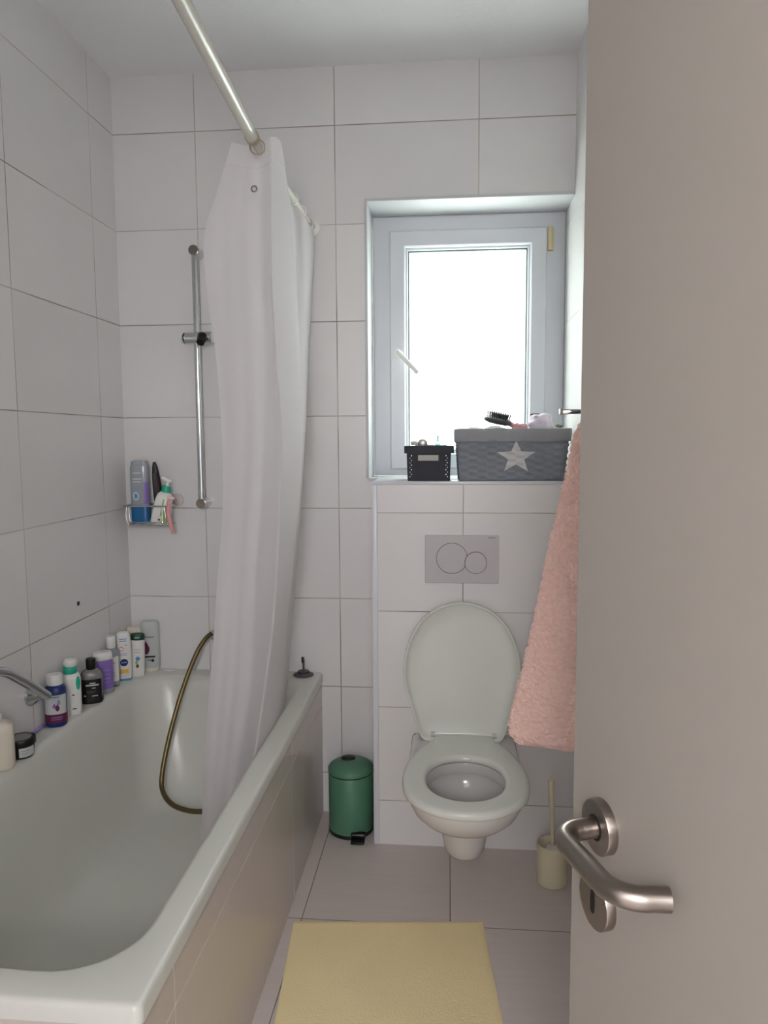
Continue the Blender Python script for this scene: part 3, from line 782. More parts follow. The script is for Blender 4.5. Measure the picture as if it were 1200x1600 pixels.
# black jar
b = Bottle('cream_jar', 'low black jar with a grey label on the bathtub rim', 'jar', put(-1.150, 1.842), 0.52, [(0.88, 0), (0.93, 0.003), (1, 0.03), (1, 0.034)], 0.0325, 0.0325, 2.0, M_BLACK)
lidj = b.part('lid', M_BLACK, [(0.036, 0.034), (0.0365, 0.036), (0.0365, 0.049), (0.035, 0.052), (0.028, 0.0525), (0.027, 0.0510)])
obj('lid_sticker', lathe([(0.0265, 0.0512), (0.026, 0.0518), (0.012, 0.052)], 32), M_SMOKE, lidj, world=False)
pt_ = b.patch('label_print', M_GREYB, -0.006, 0.0295, 0.005, 0.031)
b.lines(M_GREYINK, [(0.0, 0.02, 0.022, 0.0018), (0.002, 0.018, 0.016, 0.0012), (0.002, 0.016, 0.012, 0.0012)], parent=pt_)
# lilac strip against the wall
o = obj('plastic_strip', box_bm(-1.203, -1.194, 1.93, 2.045, 0, 0.010, 0.003), M_LILAC); base_origin(o); o.location.z = bz(-1.2, 1.99)
tag(o, 'flat lilac plastic strip lying against the wall beside the black jar', 'strip')
# blue bottle, white cap
b = Bottle('shampoo_bottle', 'blue bottle with white flip cap and plum base on the bathtub rim', 'bottle', put(-1.172, 2.062), 0.42, [(0.88, 0), (1, 0.006), (1, 0.104), (0.93, 0.116), (0.72, 0.124), (0.6, 0.126)], 0.031, 0.027, 2.3, M_BLUE, GB)
b.part('cap', M_WHITE, [(0.022, 0.125), (0.0225, 0.128), (0.0235, 0.150), (0.022, 0.155), (0.012, 0.157)], c=(-0.001, 0, 0))
p_ = b.patch('label_print', M_GREYB, -0.029, 0.029, 0.040, 0.098)
b.shape('flower_print', M_PLUM, 0.006, 0.060, drop(0.006, 0.011)); b.shape('flower_print', M_LILAC, 0.010, 0.076, drop(0.005, 0.009)); b.shape('flower_print', M_PURPLE, -0.002, 0.066, drop(0.005, 0.008))
b.lines(M_SKY, [(-0.018, 0.012, 0.091, 0.003)], parent=p_)
b.band('base_band', M_PLUM, 0.014, 0.040)
b.lines(M_LILAC, [(-0.012, 0.02, 0.030, 0.002), (-0.012, 0.018, 0.024, 0.0016)], 0.0016)
# white bottle, green collar
b = Bottle('lotion_bottle', 'white lotion bottle with green collar and leaf stripe on the bathtub rim', 'bottle', put(-1.178, 2.163), 0.52, [(0.92, 0), (1, 0.006), (1, 0.112), (0.9, 0.124), (0.62, 0.130), (0.55, 0.131)], 0.030, 0.021, 3.4, M_WHITE, GB)
b.part('collar', M_TEAL, [(0.0195, 0.130), (0.020, 0.132), (0.020, 0.150), (0.019, 0.152)])
b.part('cap', M_WHITE, [(0.017, 0.152), (0.020, 0.156), (0.021, 0.166), (0.017, 0.174), (0.006, 0.177)], c=(0.002, 0, 0))
b.shape('leaf_print', M_TEAL, 0.021, 0.100, [(0.0065*math.sin(a), 0.022*math.cos(a)) for a in [2*PI*i/20 for i in range(20)]])
b.lines(M_TEAL2, [(0.0, 0.012, 0.10, 0.002), (0.002, 0.010, 0.045, 0.002), (0.0, 0.010, 0.036, 0.002)]); b.lines(M_INK, [(0.002, 0.009, 0.062, 0.004), (0.002, 0.014, 0.018, 0.004)])
# black bottle
b = Bottle('shower_gel_bottle', 'smoky bottle with black cap and black label on the bathtub rim', 'bottle', put(-1.166, 2.273), 0.45, [(0.9, 0), (1, 0.007), (1, 0.088), (0.95, 0.098), (0.75, 0.108), (0.42, 0.114)], 0.0345, 0.022, 2.6, M_SMOKE, GB)
b.part('cap', M_BLACK, [(0.0145, 0.112), (0.0155, 0.115), (0.0155, 0.142), (0.0145, 0.147), (0.008, 0.148)])
b.band('base_band', M_BLACK, 0.0005, 0.022, 0.0006)
p_ = b.patch('label_print', M_BLACK, -0.034, 0.034, 0.018, 0.082, 0.0008)
b.lines(M_GREYB, [(-0.006, 0.012, 0.068, 0.0035), (-0.018, 0.022, 0.061, 0.0045), (0.0, 0.012, 0.052, 0.0025), (0.0, 0.018, 0.026, 0.003), (-0.024, -0.018, 0.027, 0.004)], 0.0014, p_)
b.lines(M_RUBBER, [(-0.016, 0.014, 0.043, 0.0025), (-0.016, 0.01, 0.038, 0.0025)], 0.0014, p_)
# purple bottle, white cap
b = Bottle('conditioner_bottle', 'clear purple bottle with wide white cap behind the black bottle', 'bottle', put(-1.177, 2.376), 0.62, [(0.92, 0), (1, 0.006), (1, 0.095), (0.96, 0.112), (0.9, 0.116)], 0.033, 0.021, 3.0, M_PURPLE, GB)
b.part('cap', M_WHITE, [(0.90, 0.115), (0.98, 0.118), (0.98, 0.134), (0.9, 0.142), (0.5, 0.145)], sx=0.033, sy=0.021, e=2.8)
b.band('base_band', M_CLEAR, 0.0005, 0.016); b.lines(M_LILAC, [(-0.004, 0.02, 0.080, 0.003), (-0.002, 0.02, 0.066, 0.003), (0.0, 0.018, 0.05, 0.005), (0.0, 0.016, 0.038, 0.003)])
# slim white bottle
b = Bottle('toner_bottle', 'slim clear bottle with tall white cap beside the purple bottle', 'bottle', put(-1.180, 2.450), 0.45, [(0.9, 0), (1, 0.006), (1, 0.118), (0.9, 0.126), (0.6, 0.135), (0.55, 0.140)], 0.024, 0.018, 2.4, M_CLEAR, GB)
b.part('cap', M_WHITE, [(0.0150, 0.138), (0.0155, 0.140), (0.0155, 0.175), (0.0145, 0.180), (0.008, 0.181)])
b.patch('label_print', M_WHITE, -0.0225, 0.0225, 0.020, 0.108); b.lines(M_GREYINK, [(-0.008, 0.012, 0.085, 0.002), (-0.008, 0.010, 0.05, 0.002), (-0.008, 0.010, 0.04, 0.002)], 0.0012)
b.band('base_band', M_DKGREEN, 0.0005, 0.005)
# white bottle, blue roundel
b = Bottle('body_milk_bottle', 'white body milk bottle with round blue badge and yellow tab', 'bottle', put(-1.172, 2.527), 0.40, [(0.86, 0), (0.94, 0.004), (1, 0.05), (0.98, 0.10), (0.95, 0.14), (0.9, 0.16), (0.8, 0.172), (0.5, 0.177)], 0.0285, 0.019, 2.6, M_WHITE, GB)
dk = b.shape('badge_print', M_BLUE, 0.002, 0.068, disc(0.0135)); b.text('NIVEA', M_WHITE, 0.002, 0.068, 0.0068)
b.patch('yellow_tab', M_YELLOW, -0.012, 0.016, 0.028, 0.043); b.lines(M_ORANGE, [(-0.006, 0.006, 0.034, 0.003)], 0.0012)
b.band('base_band', M_SKY, 0.0005, 0.008)
b.shape('ring_print', M_PINKP, -0.006, 0.118, disc(0.009)); b.shape('ring_print', M_WHITE, -0.006, 0.118, disc(0.0055), 0.0012)
b.lines(M_LILAC, [(0.006, 0.014, 0.130, 0.003), (-0.012, 0.012, 0.100, 0.002), (-0.012, 0.012, 0.094, 0.002)]); b.lines(M_SKY, [(-0.012, 0.014, 0.152, 0.003), (-0.012, 0.012, 0.145, 0.003)])
# cream tube
b = Bottle('cream_tube', 'cream coloured tube with brown print in the rim corner behind another bottle', 'tube', put(-1.172, 2.638), 0.25, [(0.8, 0), (0.82, 0.003), (0.82, 0.02), (0.9, 0.022), (1, 0.09), (1.04, 0.9, 0.15), (1.06, 0.35, 0.168), (1.06, 0.12, 0.171)], 0.029, 0.019, 2.4, M_CREAM, GB)
b.lines(M_INK, [(-0.014, 0.006, 0.140, 0.006), (-0.016, 0.008, 0.130, 0.004), (-0.004, 0.0, 0.085, 0.03)]); b.lines(M_BROWN, [(-0.006, 0.002, 0.055, 0.02), (-0.016, 0.006, 0.012, 0.012)])
# white bottle, dark green cap
b = Bottle('shampoo_bottle', 'white oval bottle with dark green cap front of the far rim corner', 'bottle', put(-1.148, 2.580), 0.30, [(0.9, 0), (0.98, 0.005), (1, 0.06), (0.97, 0.10), (0.90, 0.132), (0.86, 0.136)], 0.0275, 0.018, 2.5, M_WHITE, GB, (0, 0.05))
b.part('cap', M_DKGREEN, [(0.86, 0.135), (0.9, 0.138), (0.93, 0.150), (0.80, 0.158), (0.4, 0.160)], sx=0.0275, sy=0.018, e=2.4)
b.patch('cap_print', M_GREYB, -0.008, 0.008, 0.1445, 0.1475, 0.0026, None, 6, 1)
b.shape('roundel_print', M_SKY, 0.004, 0.068, disc(0.008)); b.shape('leaf_print', M_BROWN, 0.003, 0.040, drop(0.006, -0.008)); b.shape('leaf_print', M_LEAF, 0.0, 0.055, drop(0.005, 0.007)); b.lines(M_GREYB, [(-0.01, 0.012, 0.10, 0.004), (-0.01, 0.012, 0.09, 0.004)])
# pale grey bottle, maroon drop
b = Bottle('shampoo_bottle', 'pale grey upright bottle with maroon drop print against the back wall', 'bottle', put(-1.124, 2.652), 0.16, [(0.84, 0), (0.9, 0.004), (0.92, 0.014), (1, 0.018), (1, 0.15), (0.97, 0.175), (0.92, 0.186), (0.8, 0.190)], 0.0345, 0.0215, 3.2, M_GREYB, GB)
b.band('base_band', M_CREAM, 0.001, 0.014)
b.shape('drop_print', M_PLUM, -0.010, 0.092, drop(0.013, 0.025)); b.lines(M_INK, [(-0.02, 0.020, 0.132, 0.003), (-0.02, 0.022, 0.055, 0.007), (-0.006, 0.018, 0.044, 0.003)]); b.shape('dot_print', M_INK, 0.013, 0.044, disc(0.006))

# ------------------------------------------------------------------ corner caddy and its contents
cd = thing('shower_caddy', 'small chrome wire shower caddy in the corner above the bathtub', 'caddy', (-1.085, D, 1.10))
cx0, cx1, cy0, cy1, cz0, cz1 = -1.176, -1.005, 2.575, D-0.004, 1.105, 1.175
def wire_loop(x0, x1, y0, y1, z, r, bm=None):
    p = [Vector(q) for q in rrect(x0, x1, y0, y1, 0.014, z, 6, 3)]
    return tube(p + [p[0]], r, 8, bm=bm, cap=False)
obj('top_rim', wire_loop(cx0, cx1, cy0, cy1, cz1, 0.0030), M_CHROME, cd)
obj('base_rim', wire_loop(cx0+0.012, cx1-0.012, cy0+0.008, cy1, cz0, 0.0024), M_CHROME, cd)
for k in range(5):
    x = cx0+0.02+(cx1-cx0-0.04)*k/4
    obj('base_wire', tube([(x, cy0+0.008, cz0), (x, cy1, cz0)], 0.0016, 8), M_CHROME, cd)
for k in range(2):
    x = cx0+0.012 if k == 0 else cx1-0.012
    obj('front_wire', tube(catmull([(cx0+(0.016 if k == 0 else cx1-cx0-0.016), cy0, cz1), (x, cy0+0.002, cz1-0.04), (x+(0.006 if k == 0 else -0.006), cy0+0.008, cz0)], 6), 0.0022, 8), M_CHROME, cd)
obj('front_frame', tube(catmull([(cx0+0.024, cy0+0.001, cz1-0.003), (cx0+0.026, cy0+0.003, cz0+0.018), (cx0+0.034, cy0+0.004, cz0+0.012), (cx1-0.034, cy0+0.004, cz0+0.012), (cx1-0.026, cy0+0.003, cz0+0.018), (cx1-0.024, cy0+0.001, cz1-0.003)], 5), 0.0018, 8), M_CHROME, cd)
obj('suction_cup', lathe([(0.024, 0.0005), (0.023, 0.004), (0.010, 0.009), (0.006, 0.012)], 26), pmat('clear_suction_cup', (196, 186, 184), 0.2), cd, world=False)
suc = bpy.data.objects['suction_cup']; suc.location = (0.076, 0, 0.090); suc.rotation_euler = (PI/2, 0, 0)
b = Bottle('shower_gel_bottle', 'clear shower gel bottle with blue gel at left in the wire caddy', 'bottle', (-1.129, 2.628, cz0+0.0045), 0.20, [(0.92, 0), (1, 0.005), (1, 0.17), (0.98, 0.205), (0.9, 0.214)], 0.0335, 0.020, 3.2, M_CLEAR, 'bottles in the caddy')
b.band('blue_gel', pmat('blue_gel', (28, 98, 150), 0.2), 0.001, 0.062, 0.0007)
b.lines(M_GREYB, [(-0.022, 0.008, 0.182, 0.004), (-0.022, 0.010, 0.160, 0.005), (-0.022, 0.008, 0.150, 0.004)]); b.shape('roundel_print', M_GREYB, -0.012, 0.10, disc(0.011, 0.016)); b.shape('roundel_print', M_SKY, -0.012, 0.10, disc(0.006, 0.010), 0.0012)
b.patch('side_print', M_PURPLE, 0.016, 0.031, 0.07, 0.15)
b.part('cap', M_CLEAR, [(0.92, 0.213), (0.95, 0.216), (0.93, 0.226), (0.7, 0.229)], sx=0.031, sy=0.018, e=3)
hb_ = thing('body_brush', 'black oval brush standing behind the pump bottle in the wire caddy', 'brush', (-1.058, 2.640, cz0+0.004), (0.02, -0.08, 0.2))
rg = []
for k in range(13):
    t = k/12; z = 0.225*t; wv = 0.0165*(math.sin(PI*(0.12+0.86*t)))**0.45; rg.append(sell(wv, wv*0.62, 2.4, 24, 0, 0, z))
obj('handle', loft(rg), M_BLACK, hb_, world=False)
obj('face', loft([sell(0.011*math.sin(PI*(0.1+0.8*k/8))**0.5, 0.004, 2.2, 20, -0.001, -0.0085, 0.085+0.10*k/8) for k in range(9)]), pmat('dark_brush_face', (66, 54, 60), 0.7), hb_, world=False)
b = Bottle('pump_bottle', 'white pump bottle with teal collar leaning in the wire caddy', 'bottle', (-1.052, 2.606, cz0+0.0045), 0.22, [(0.92, 0), (1, 0.005), (1.0, 0.06), (0.92, 0.09), (0.78, 0.108), (0.5, 0.118), (0.42, 0.120)], 0.0335, 0.019, 2.8, M_WHITE, 'bottles in the caddy', (0, 0.22))
b.part('collar', M_TEAL, [(0.0165, 0.117), (0.017, 0.119), (0.0155, 0.139), (0.014, 0.141)])
pm = b.part('pump_stem', M_WHITE, [(0.006, 0.140), (0.006, 0.154), (0.005, 0.155)], n=20)
obj('pump_nozzle', tube(catmull([(0.012, 0, 0.158), (0.0, 0, 0.160), (-0.016, -0.002, 0.166), (-0.024, -0.003, 0.166)], 6), 0.006, 14, rfun=lambda t: 0.0075-0.003*t), M_WHITE, b.root, world=False)
b.patch('label_print', M_LEAF, 0.006, 0.028, 0.004, 0.052); b.patch('label_print', M_GREYB, 0.008, 0.028, 0.054, 0.07); b.lines(M_LEAF, [(-0.002, 0.003, 0.03, 0.062)]); b.shape('dot_print', M_INK, -0.002, 0.016, disc(0.004)); b.shape('dot_print', M_INK, 0.022, 0.04, disc(0.003, 0.005))
rz_ = thing('razor', 'pink razor hanging over the right side of the wire caddy', 'razor', (-0.997, 2.570, 1.175))
obj('handle', tube(catmull([(-0.001, 0.0, 0.028), (-0.004, -0.003, 0.004), (-0.004, -0.006, -0.03), (0.006, -0.006, -0.075), (0.010, -0.005, -0.098)], 8), 0.006, 14, rfun=lambda t: 0.0055+0.0025*math.sin(PI*t)), M_PINKP, rz_, world=False)
obj('head', box_bm(-0.010, 0.018, -0.004, 0.006, 0.024, 0.036, 0.003), pmat('pale_pink_plastic', (224, 200, 196), 0.4), rz_, world=False)

# ------------------------------------------------------------------ the ledge: charcoal box and its contents
def ttray(x0, x1, y0, y1, z0, z1, tx, ty, r, th, bev=0.0):
    """An open box that widens upwards by tx, ty on each side."""
    def R(k, z, i): return rrect(x0-tx*k+i, x1+tx*k-i, y0-ty*k+i, y1+ty*k-i, max(0.0008, r-i), z, 4, 4)
    h = z1-z0
    return loft([R(0, z0, 0.001), R(0, z0+0.001, 0), R(1, z1, 0), R(1, z1, th), R(0, z0+th, th)])
bx = thing('storage_box', 'small charcoal storage box with label holder on the window ledge', 'box', (-0.068, 2.575, ZL))
bx0, bx1, by0, by1 = -0.140, 0.002, 2.488, 2.662
obj('body', ttray(bx0, bx1, by0, by1, ZL, ZL+0.112, 0.0035, 0.003, 0.003, 0.003), M_CHAR, bx, sharp=0.4)
bm = loft([rrect(bx0-0.011+i, bx1+0.013-i, by0-0.006+i, by1+0.006-i, 0.004, z, 4, 4) for i, z in ((0.0, ZL+0.092), (0.0, ZL+0.1155), (0.001, ZL+0.117), (0.007, ZL+0.117), (0.0075, ZL+0.105))], cap0=False, cap1=False)
obj('rim_band', bm, M_CHAR, bx, sharp=0.4)
lb = obj('label_holder', box_bm(-0.108, -0.033, by0-0.0085, by0-0.004, ZL+0.065, ZL+0.089, 0.0015), pmat('pewter_frame', (70, 72, 78), 0.4, metal=0.7), bx)
obj('label_card', box_bm(-0.104, -0.037, by0-0.0092, by0-0.007, ZL+0.068, ZL+0.086), pmat('label_card_paper', (176, 174, 170), 0.8, noise_amt=0.1, noise_scale=90), lb, smooth=False)
for sx_, xx in ((1, bx0+0.006), (-1, bx1-0.006)):
    for k in range(10):
        x = xx + sx_*(0.0045 if k % 2 else -0.0005) + sx_*0.003
        z = ZL+0.014+k*0.0078
        y = by0 - 0.003*(z-ZL)/0.112 - 0.0010
        obj('rivet', cyl_y(x, z, 0.0016, y, y+0.0012, 10, 0.0004), M_CHROME, bx)
tag(base_origin(obj('cosmetic_tube', tube(catmull([(-0.150+0.02, 2.60, ZL+0.126), (-0.118, 2.585, ZL+0.126), (-0.096, 2.57, ZL+0.118)], 6), 0.008, 16), M_WHITE)), 'white cosmetic tube lying at the left end of the charcoal box', 'tube')
tn = thing('cosmetic_jar', 'round silver capped jar on its side in the charcoal box', 'jar', (-0.092, 2.575, ZL+0.124))
obj('cap', cyl_y(0, 0, 0.0165, -0.022, 0.0, 36, 0.002), pmat('silver_cap', (150, 146, 142), 0.3, metal=0.6), tn, world=False)
obj('body', cyl_y(0, 0, 0.0158, 0.0, 0.03, 36, 0.001), M_GREYB, tn, world=False)
b = Bottle('pump_bottle', 'small glare-paled teal pump bottle on the ledge behind the charcoal box', 'bottle', (-0.042, 2.735, ZL+0.0006), 0, [(0.9, 0), (1, 0.004), (1, 0.10), (0.8, 0.115), (0.45, 0.120)], 0.024, 0.018, 2.4, M_TEAL2)
b.part('collar', M_TEAL2, [(0.011, 0.119), (0.011, 0.132), (0.007, 0.134)]); b.part('pump_stem', M_WHITE, [(0.004, 0.133), (0.004, 0.150)], n=14)
obj('pump_nozzle', tube([(0.008, 0, 0.151), (-0.012, -0.003, 0.153)], 0.0045, 12), M_TEAL2, b.root, world=False)
for nm, lab, x0, x1, y, h, mm in (('soap_box', 'pale pink packet behind the teal pump bottle on the ledge', -0.088, -0.054, 2.78, 0.121, pmat('pale_pink_card', (226, 190, 206), 0.6)), ('cotton_box', 'glare-paled teal low packet close right of the pump bottle on the ledge', -0.038, -0.010, 2.775, 0.120, M_TEAL2)):
    o = obj(nm, box_bm(x0, x1, y-0.012, y+0.012, ZL, ZL+h, 0.004), mm); base_origin(o); o.location.z += 0.0005; tag(o, lab, 'packet')

# ------------------------------------------------------------------ wicker basket with a star
kb = thing('wicker_basket', 'grey woven basket with white star on the window ledge', 'basket', (0.205, 2.58, ZL))
KY0, KY1 = 2.485, 2.672
def kdims(z):
    t = (z-ZL)/0.172; return 0.032-0.013*t, 0.378+0.017*t, KY0-0.004*t+0.002, KY1
def kdisp(s, z):
    ju = s/0.031; jz = (z-ZL)/0.0112; i, j = math.floor(ju), math.floor(jz); fu, fz = ju-i, jz-j
    k = 1 if (i+j) % 2 == 0 else -0.55
    return 0.0036*k*math.sin(PI*fu)**0.7*math.sin(PI*fz)**0.5
def kring(z, disp=True, inset=0):
    x0, x1, y0, y1 = kdims(z); out = []
    for x, y, _ in rrect(x0+inset, x1-inset, y0+inset, y1-inset, 0.012, z, 6, 84):
        s = x if (y < y0+0.02 or y > y1-0.02) else y
        dirv = Vector((x-(x0+x1)/2, y-(y0+y1)/2, 0)); n_ = Vector((0, -1, 0)) if y < y0+0.01 else Vector((0, 1, 0)) if y > y1-0.01 else Vector((math.copysign(1, dirv.x), 0, 0))
        d = kdisp(s, z) if disp else 0
        out.append((x+n_.x*d, y+n_.y*d, z))
    return out
rings = [kring(ZL+0.0005, False, 0.004)] + [kring(ZL+0.003+0.0028*k) for k in range(58)] + [kring(ZL+0.168, False, 0.006), kring(ZL+0.02, False, 0.010)]
obj('woven_body', loft(rings), M_WICKER, kb, sharp=1.5)
ln = []
for z, ins in ((ZL+0.130, -0.004), (ZL+0.131, -0.0065), (ZL+0.150, -0.006), (ZL+0.168, -0.005), (ZL+0.172, -0.003), (ZL+0.173, 0.001), (ZL+0.171, 0.005), (ZL+0.10, 0.012), (ZL+0.03, 0.014)):
    pts = []
    for i, (x, y, zz) in enumerate(kring(z, False, ins)):
        w_ = 0.0016*noise.noise(Vector((x*30, y*30, z*20)))
        pts.append((x, y+w_, zz+(w_ if z > ZL+0.12 else 0)))
    ln.append(pts)
obj('cloth_liner', loft(ln, cap0=False), M_LINER, kb, sharp=1.2)
bm = bmesh.new(); sc_, sr = (0.219, ZL+0.078), 0.063
def star_r(a):
    a = (a - PI/2) % (2*PI/5); a = min(a, 2*PI/5-a); ri = 0.42
    x1_, y1_ = math.cos(0), math.sin(0); x2_, y2_ = ri*math.cos(PI/5), ri*math.sin(PI/5)
    dx, dy = x2_-x1_, y2_-y1_; c_, s_ = math.cos(a), math.sin(a)
    return (x1_*dy - y1_*dx)/(c_*dy - s_*dx)
nA, nR = 120, 16; g = []
for j in range(nR+1):
    row = []
    for i in range(nA):
        a = PI/2 + 2*PI*i/nA; r_ = sr*star_r(a)*max(j, 0.001)/nR
        x, z = sc_[0]+1.05*r_*math.cos(a), sc_[1]+0.90*r_*math.sin(a)
        t = (z-ZL)/0.172; row.append(bm.verts.new((x, KY0-0.004*t+0.002-kdisp(x, z)-0.0012, z)))
    g.append(row)
for j in range(nR):
    for i in range(nA): bm.faces.new((g[j][i], g[j][(i+1) % nA], g[j+1][(i+1) % nA], g[j+1][i]))
obj('star', bm, M_STAR, kb, sharp=1.5)
# contents
br = thing('hairbrush', 'dark paddle hairbrush lying bristles up on top of the wicker basket', 'hairbrush', (0.164, 2.58, ZL+0.203), (0.22, 0.20, 0.1))
obj('paddle', loft([sell(w, d, 2.8, 36, 0, 0, z) for w, d, z in ((0.034, 0.022, -0.012), (0.047, 0.032, -0.007), (0.050, 0.034, 0.0), (0.047, 0.032, 0.004), (0.041, 0.027, 0.007))]), pmat('dark_brush_body', (58, 54, 60), 0.4), br, world=False)
obj('handle', tube(catmull([(0.042, 0.0, -0.004), (0.062, 0.012, -0.012), (0.080, 0.03, -0.024)], 6), 0.009, 14), pmat('dusty_pink_plastic', (182, 132, 138), 0.45), br, world=False)
bm = bmesh.new()
for i in range(11):
    for j in range(7):
        x, y = -0.037+0.0074*i, -0.022+0.0073*j
        if (x/0.042)**2+(y/0.027)**2 < 1: tube([(x, y, 0.005), (x*1.06, y*1.06, 0.0235)], 0.0012, 5, bm=bm); tube([(x*1.06, y*1.06, 0.0225), (x*1.06, y*1.06, 0.0256)], 0.0018, 5, bm=bm)
o = obj('bristles', bm, M_BLACK, br, world=False); o['kind'] = 'stuff'
for nm, lab, cat, c, s, seed, mm in (
    ('bath_puff', 'crumpled white lavender bath puff on the right of the basket', 'bath puff', (0.309, 2.575, ZL+0.190), (0.040, 0.036, 0.034), 11, M_LAV),
    ('tissue_pack', 'flat whitish tissue pack at the left end of the basket top', 'tissue pack', (0.075, 2.585, ZL+0.168), (0.048, 0.05, 0.012), 5, M_PAPER),
    ('hair_scrunchie', 'dusty pink hair scrunchie beside the hairbrush in the basket', 'scrunchie', (0.236, 2.56, ZL+0.172), (0.026, 0.026, 0.019), 8, pmat('dusty_pink_cloth', (204, 150, 156), 0.95)),
    ('cotton_wad', 'small white cotton wad under the hairbrush in the basket', 'cotton wad', (0.152, 2.555, ZL+0.172), (0.032, 0.03, 0.012), 21, M_PAPER),
    ('hair_clip', 'small green hair clip at the right end of the basket', 'hair clip', (0.372, 2.575, ZL+0.182), (0.014, 0.014, 0.006), 31, pmat('olive_clip_plastic', (140, 158, 110), 0.5))):
    tag(base_origin(obj(nm, blob(c, *s, seed, 0.35, 32, 16), mm, sharp=2)), lab, cat)
o = obj('cosmetic_case', box_bm(0.278, 0.312, 2.632, 2.652, ZL+0.12, ZL+0.226, 0.004), M_BLACK); base_origin(o); tag(o, 'black cosmetic case standing behind the white puff in the basket', 'case')
b = Bottle('sunscreen_bottle', 'orange bottle with white cap at right in the basket', 'bottle', (0.347, 2.595, ZL+0.05), 0.2, [(0.9, 0), (1, 0.004), (1, 0.14), (0.8, 0.148)], 0.019, 0.013, 2.6, M_ORANGE, None, (0, -0.1))
b.part('cap', M_WHITE, [(0.013, 0.147), (0.013, 0.158), (0.009, 0.161)])

# ------------------------------------------------------------------ towel on its wall rail
tr = thing('towel_rail', 'short chrome towel arm on the right wall above the pink towel', 'towel rail', (XR, 1.90, 1.475))
obj('arm', box_bm(0.279, XR-0.004, 1.893, 1.907, 1.4685, 1.4805, 0.003), M_CHROME, tr)
obj('end_cap', box_bm(0.2735, 0.2805, 1.8915, 1.9085, 1.4670, 1.4820, 0.0015), M_STEEL, tr)
obj('wall_plate', box_bm(XR-0.006, XR-0.0002, 1.87, 1.93, 1.445, 1.505, 0.002), M_CHROME, tr)
# a towel gathered over the arm, widening to the hem
edge = [(1.492, 0.352), (1.46, 0.335), (1.416, 0.309), (1.30, 0.288), (1.14, 0.254), (0.98, 0.226), (0.82, 0.192), (0.70, 0.164), (0.665, 0.158), (0.635, 0.160), (0.612, 0.178), (0.602, 0.22)]
xr_ = 0.412; rings = []; nz = 420; nA = 260
zs = [1.492 - (1.492-0.602)*(i/nz) for i in range(nz+1)]
def edge_x(z):
    for (za, xa), (zb, xb) in zip(edge[:-1], edge[1:]):
        if zb <= z <= za: return xa+(xb-xa)*(za-z)/(za-zb)
    return edge[-1][1]
for i, z in enumerate(zs):
    xl = edge_x(z); t = i/nz; w = (xr_-xl)/2; cx = (xr_+xl)/2; dpt = 0.014+0.026*min(1, t*1.4)
    if t > 0.975: dpt *= (1-t)/0.025*0.6+0.4
    ring = []
    for k in range(nA):
        a = 2*PI*k/nA; c_, s_ = math.cos(a), math.sin(a)
        x = cx + w*math.copysign(abs(c_)**0.75, c_)
        y = 1.90 + dpt*math.copysign(abs(s_)**0.85, s_) + 0.010*math.sin((x-xl)*46+0.6)*t + 0.008*math.sin((x-xl)*23)*t
        p = Vector((x, y, z + (0.012*math.sin((x-0.16)*16)*max(0, t-0.9)*10*0.3)))
        n_ = Vector((c_/max(w, 0.02)*0.03, s_, 0)).normalized()
        nb = noise.noise(Vector((p.x*120, p.y*120+(7 if s_ < 0 else 0), p.z*120))) + 0.7*noise.noise(Vector((p.x*260, p.y*260, p.z*260)))
        p += n_*0.0070*nb
        ring.append(tuple(p))
    rings.append(ring)
tw = obj('towel', loft(rings), M_TOWEL, sharp=3)
base_origin(tw); tag(tw, 'fluffy pink towel hanging from the chrome arm beside the door', 'towel')

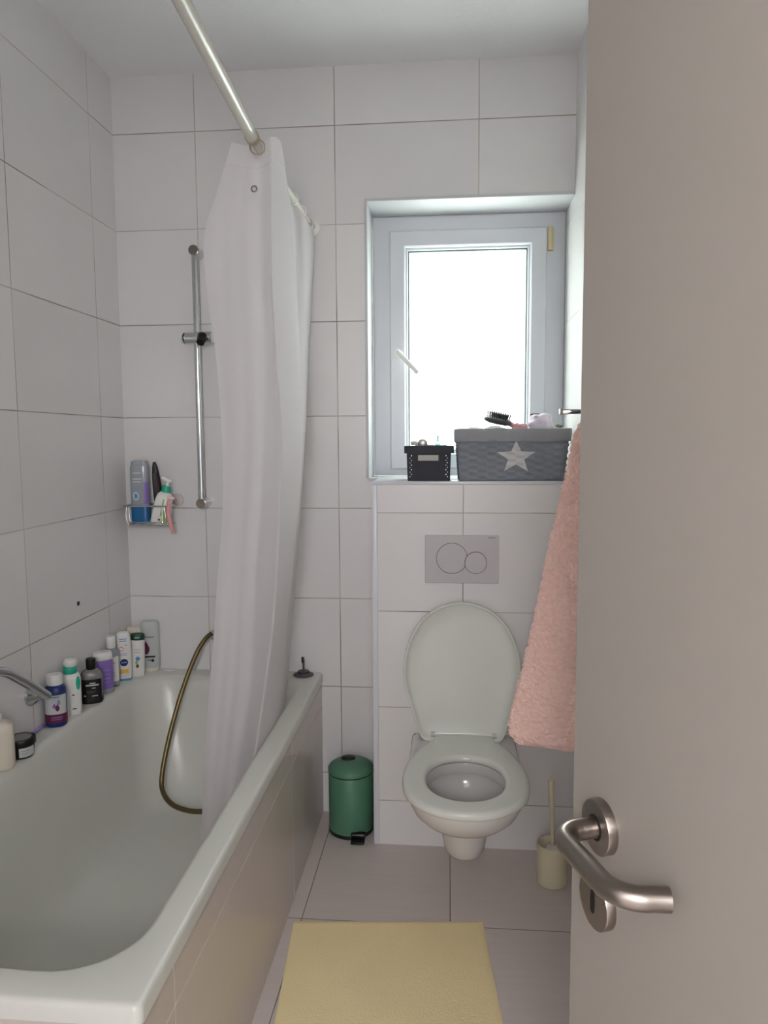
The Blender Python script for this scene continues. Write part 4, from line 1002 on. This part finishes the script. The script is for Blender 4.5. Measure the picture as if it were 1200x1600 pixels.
# ------------------------------------------------------------------ light
wd = bpy.data.worlds.new('sky'); SC.world = wd; wd.use_nodes = True
N = wd.node_tree.nodes; L = wd.node_tree.links; bg = N['Background']
tc = N.new('ShaderNodeTexCoord'); sp = N.new('ShaderNodeSeparateXYZ'); L.new(tc.outputs['Generated'], sp.inputs[0])
cr = N.new('ShaderNodeValToRGB'); L.new(sp.outputs['Z'], cr.inputs[0])
mr = N.new('ShaderNodeMapRange'); mr.inputs['From Min'].default_value = -0.15; mr.inputs['From Max'].default_value = 0.45
L.new(sp.outputs['Z'], mr.inputs['Value']); L.new(mr.outputs[0], cr.inputs[0])
cr.color_ramp.elements[0].color = (0.84, 0.95, 0.86, 1); cr.color_ramp.elements[1].color = (1.0, 0.98, 0.96, 1)
e = cr.color_ramp.elements.new(0.45); e.color = (0.91, 0.96, 1.0, 1)
L.new(cr.outputs[0], bg.inputs['Color']); bg.inputs['Strength'].default_value = 7.0

def area(name, loc, rot, sx, sy, power, color, portal=False):
    l = bpy.data.lights.new(name, 'AREA'); l.shape = 'RECTANGLE'; l.size = sx; l.size_y = sy; l.energy = power; l.color = color
    o = bpy.data.objects.new(name, l); COL.objects.link(o); o.location = loc; o.rotation_euler = rot
    if portal: l.cycles.is_portal = True
    return o
area('window_portal', (0.065, W_+0.10, 1.74), (-PI/2, 0, 0), 0.46, 0.78, 1, (1, 1, 1), True)
pl_ = bpy.data.lights.new('hall_fill_light', 'POINT'); pl_.energy = 52; pl_.shadow_soft_size = 0.16; pl_.color = (1.0, 0.965, 0.95)  # unseen fill light, added in the hall to lift the camera-facing surfaces
po = bpy.data.objects.new('hall_fill_light', pl_); COL.objects.link(po); po.location = (-0.05, -1.05, 1.80)

# ------------------------------------------------------------------ camera
cam = bpy.data.cameras.new('camera'); co = bpy.data.objects.new('camera', cam); COL.objects.link(co)
cam.sensor_fit = 'HORIZONTAL'; cam.sensor_width = 36.0; cam.lens = 36.0*F_/1200.0; cam.clip_start = 0.02
co.matrix_world = Matrix(((rt.x, upv.x, -fw.x, 0), (rt.y, upv.y, -fw.y, 0), (rt.z, upv.z, -fw.z, HC), (0, 0, 0, 1)))
SC.camera = co
SC.view_settings.view_transform = 'Standard'; SC.view_settings.look = 'None'; SC.view_settings.gamma = 1.0; SC.view_settings.use_curve_mapping = False
SC.view_settings.exposure = 0.63
SC.cycles.max_bounces = 14; SC.cycles.diffuse_bounces = 8; SC.cycles.transparent_max_bounces = 12
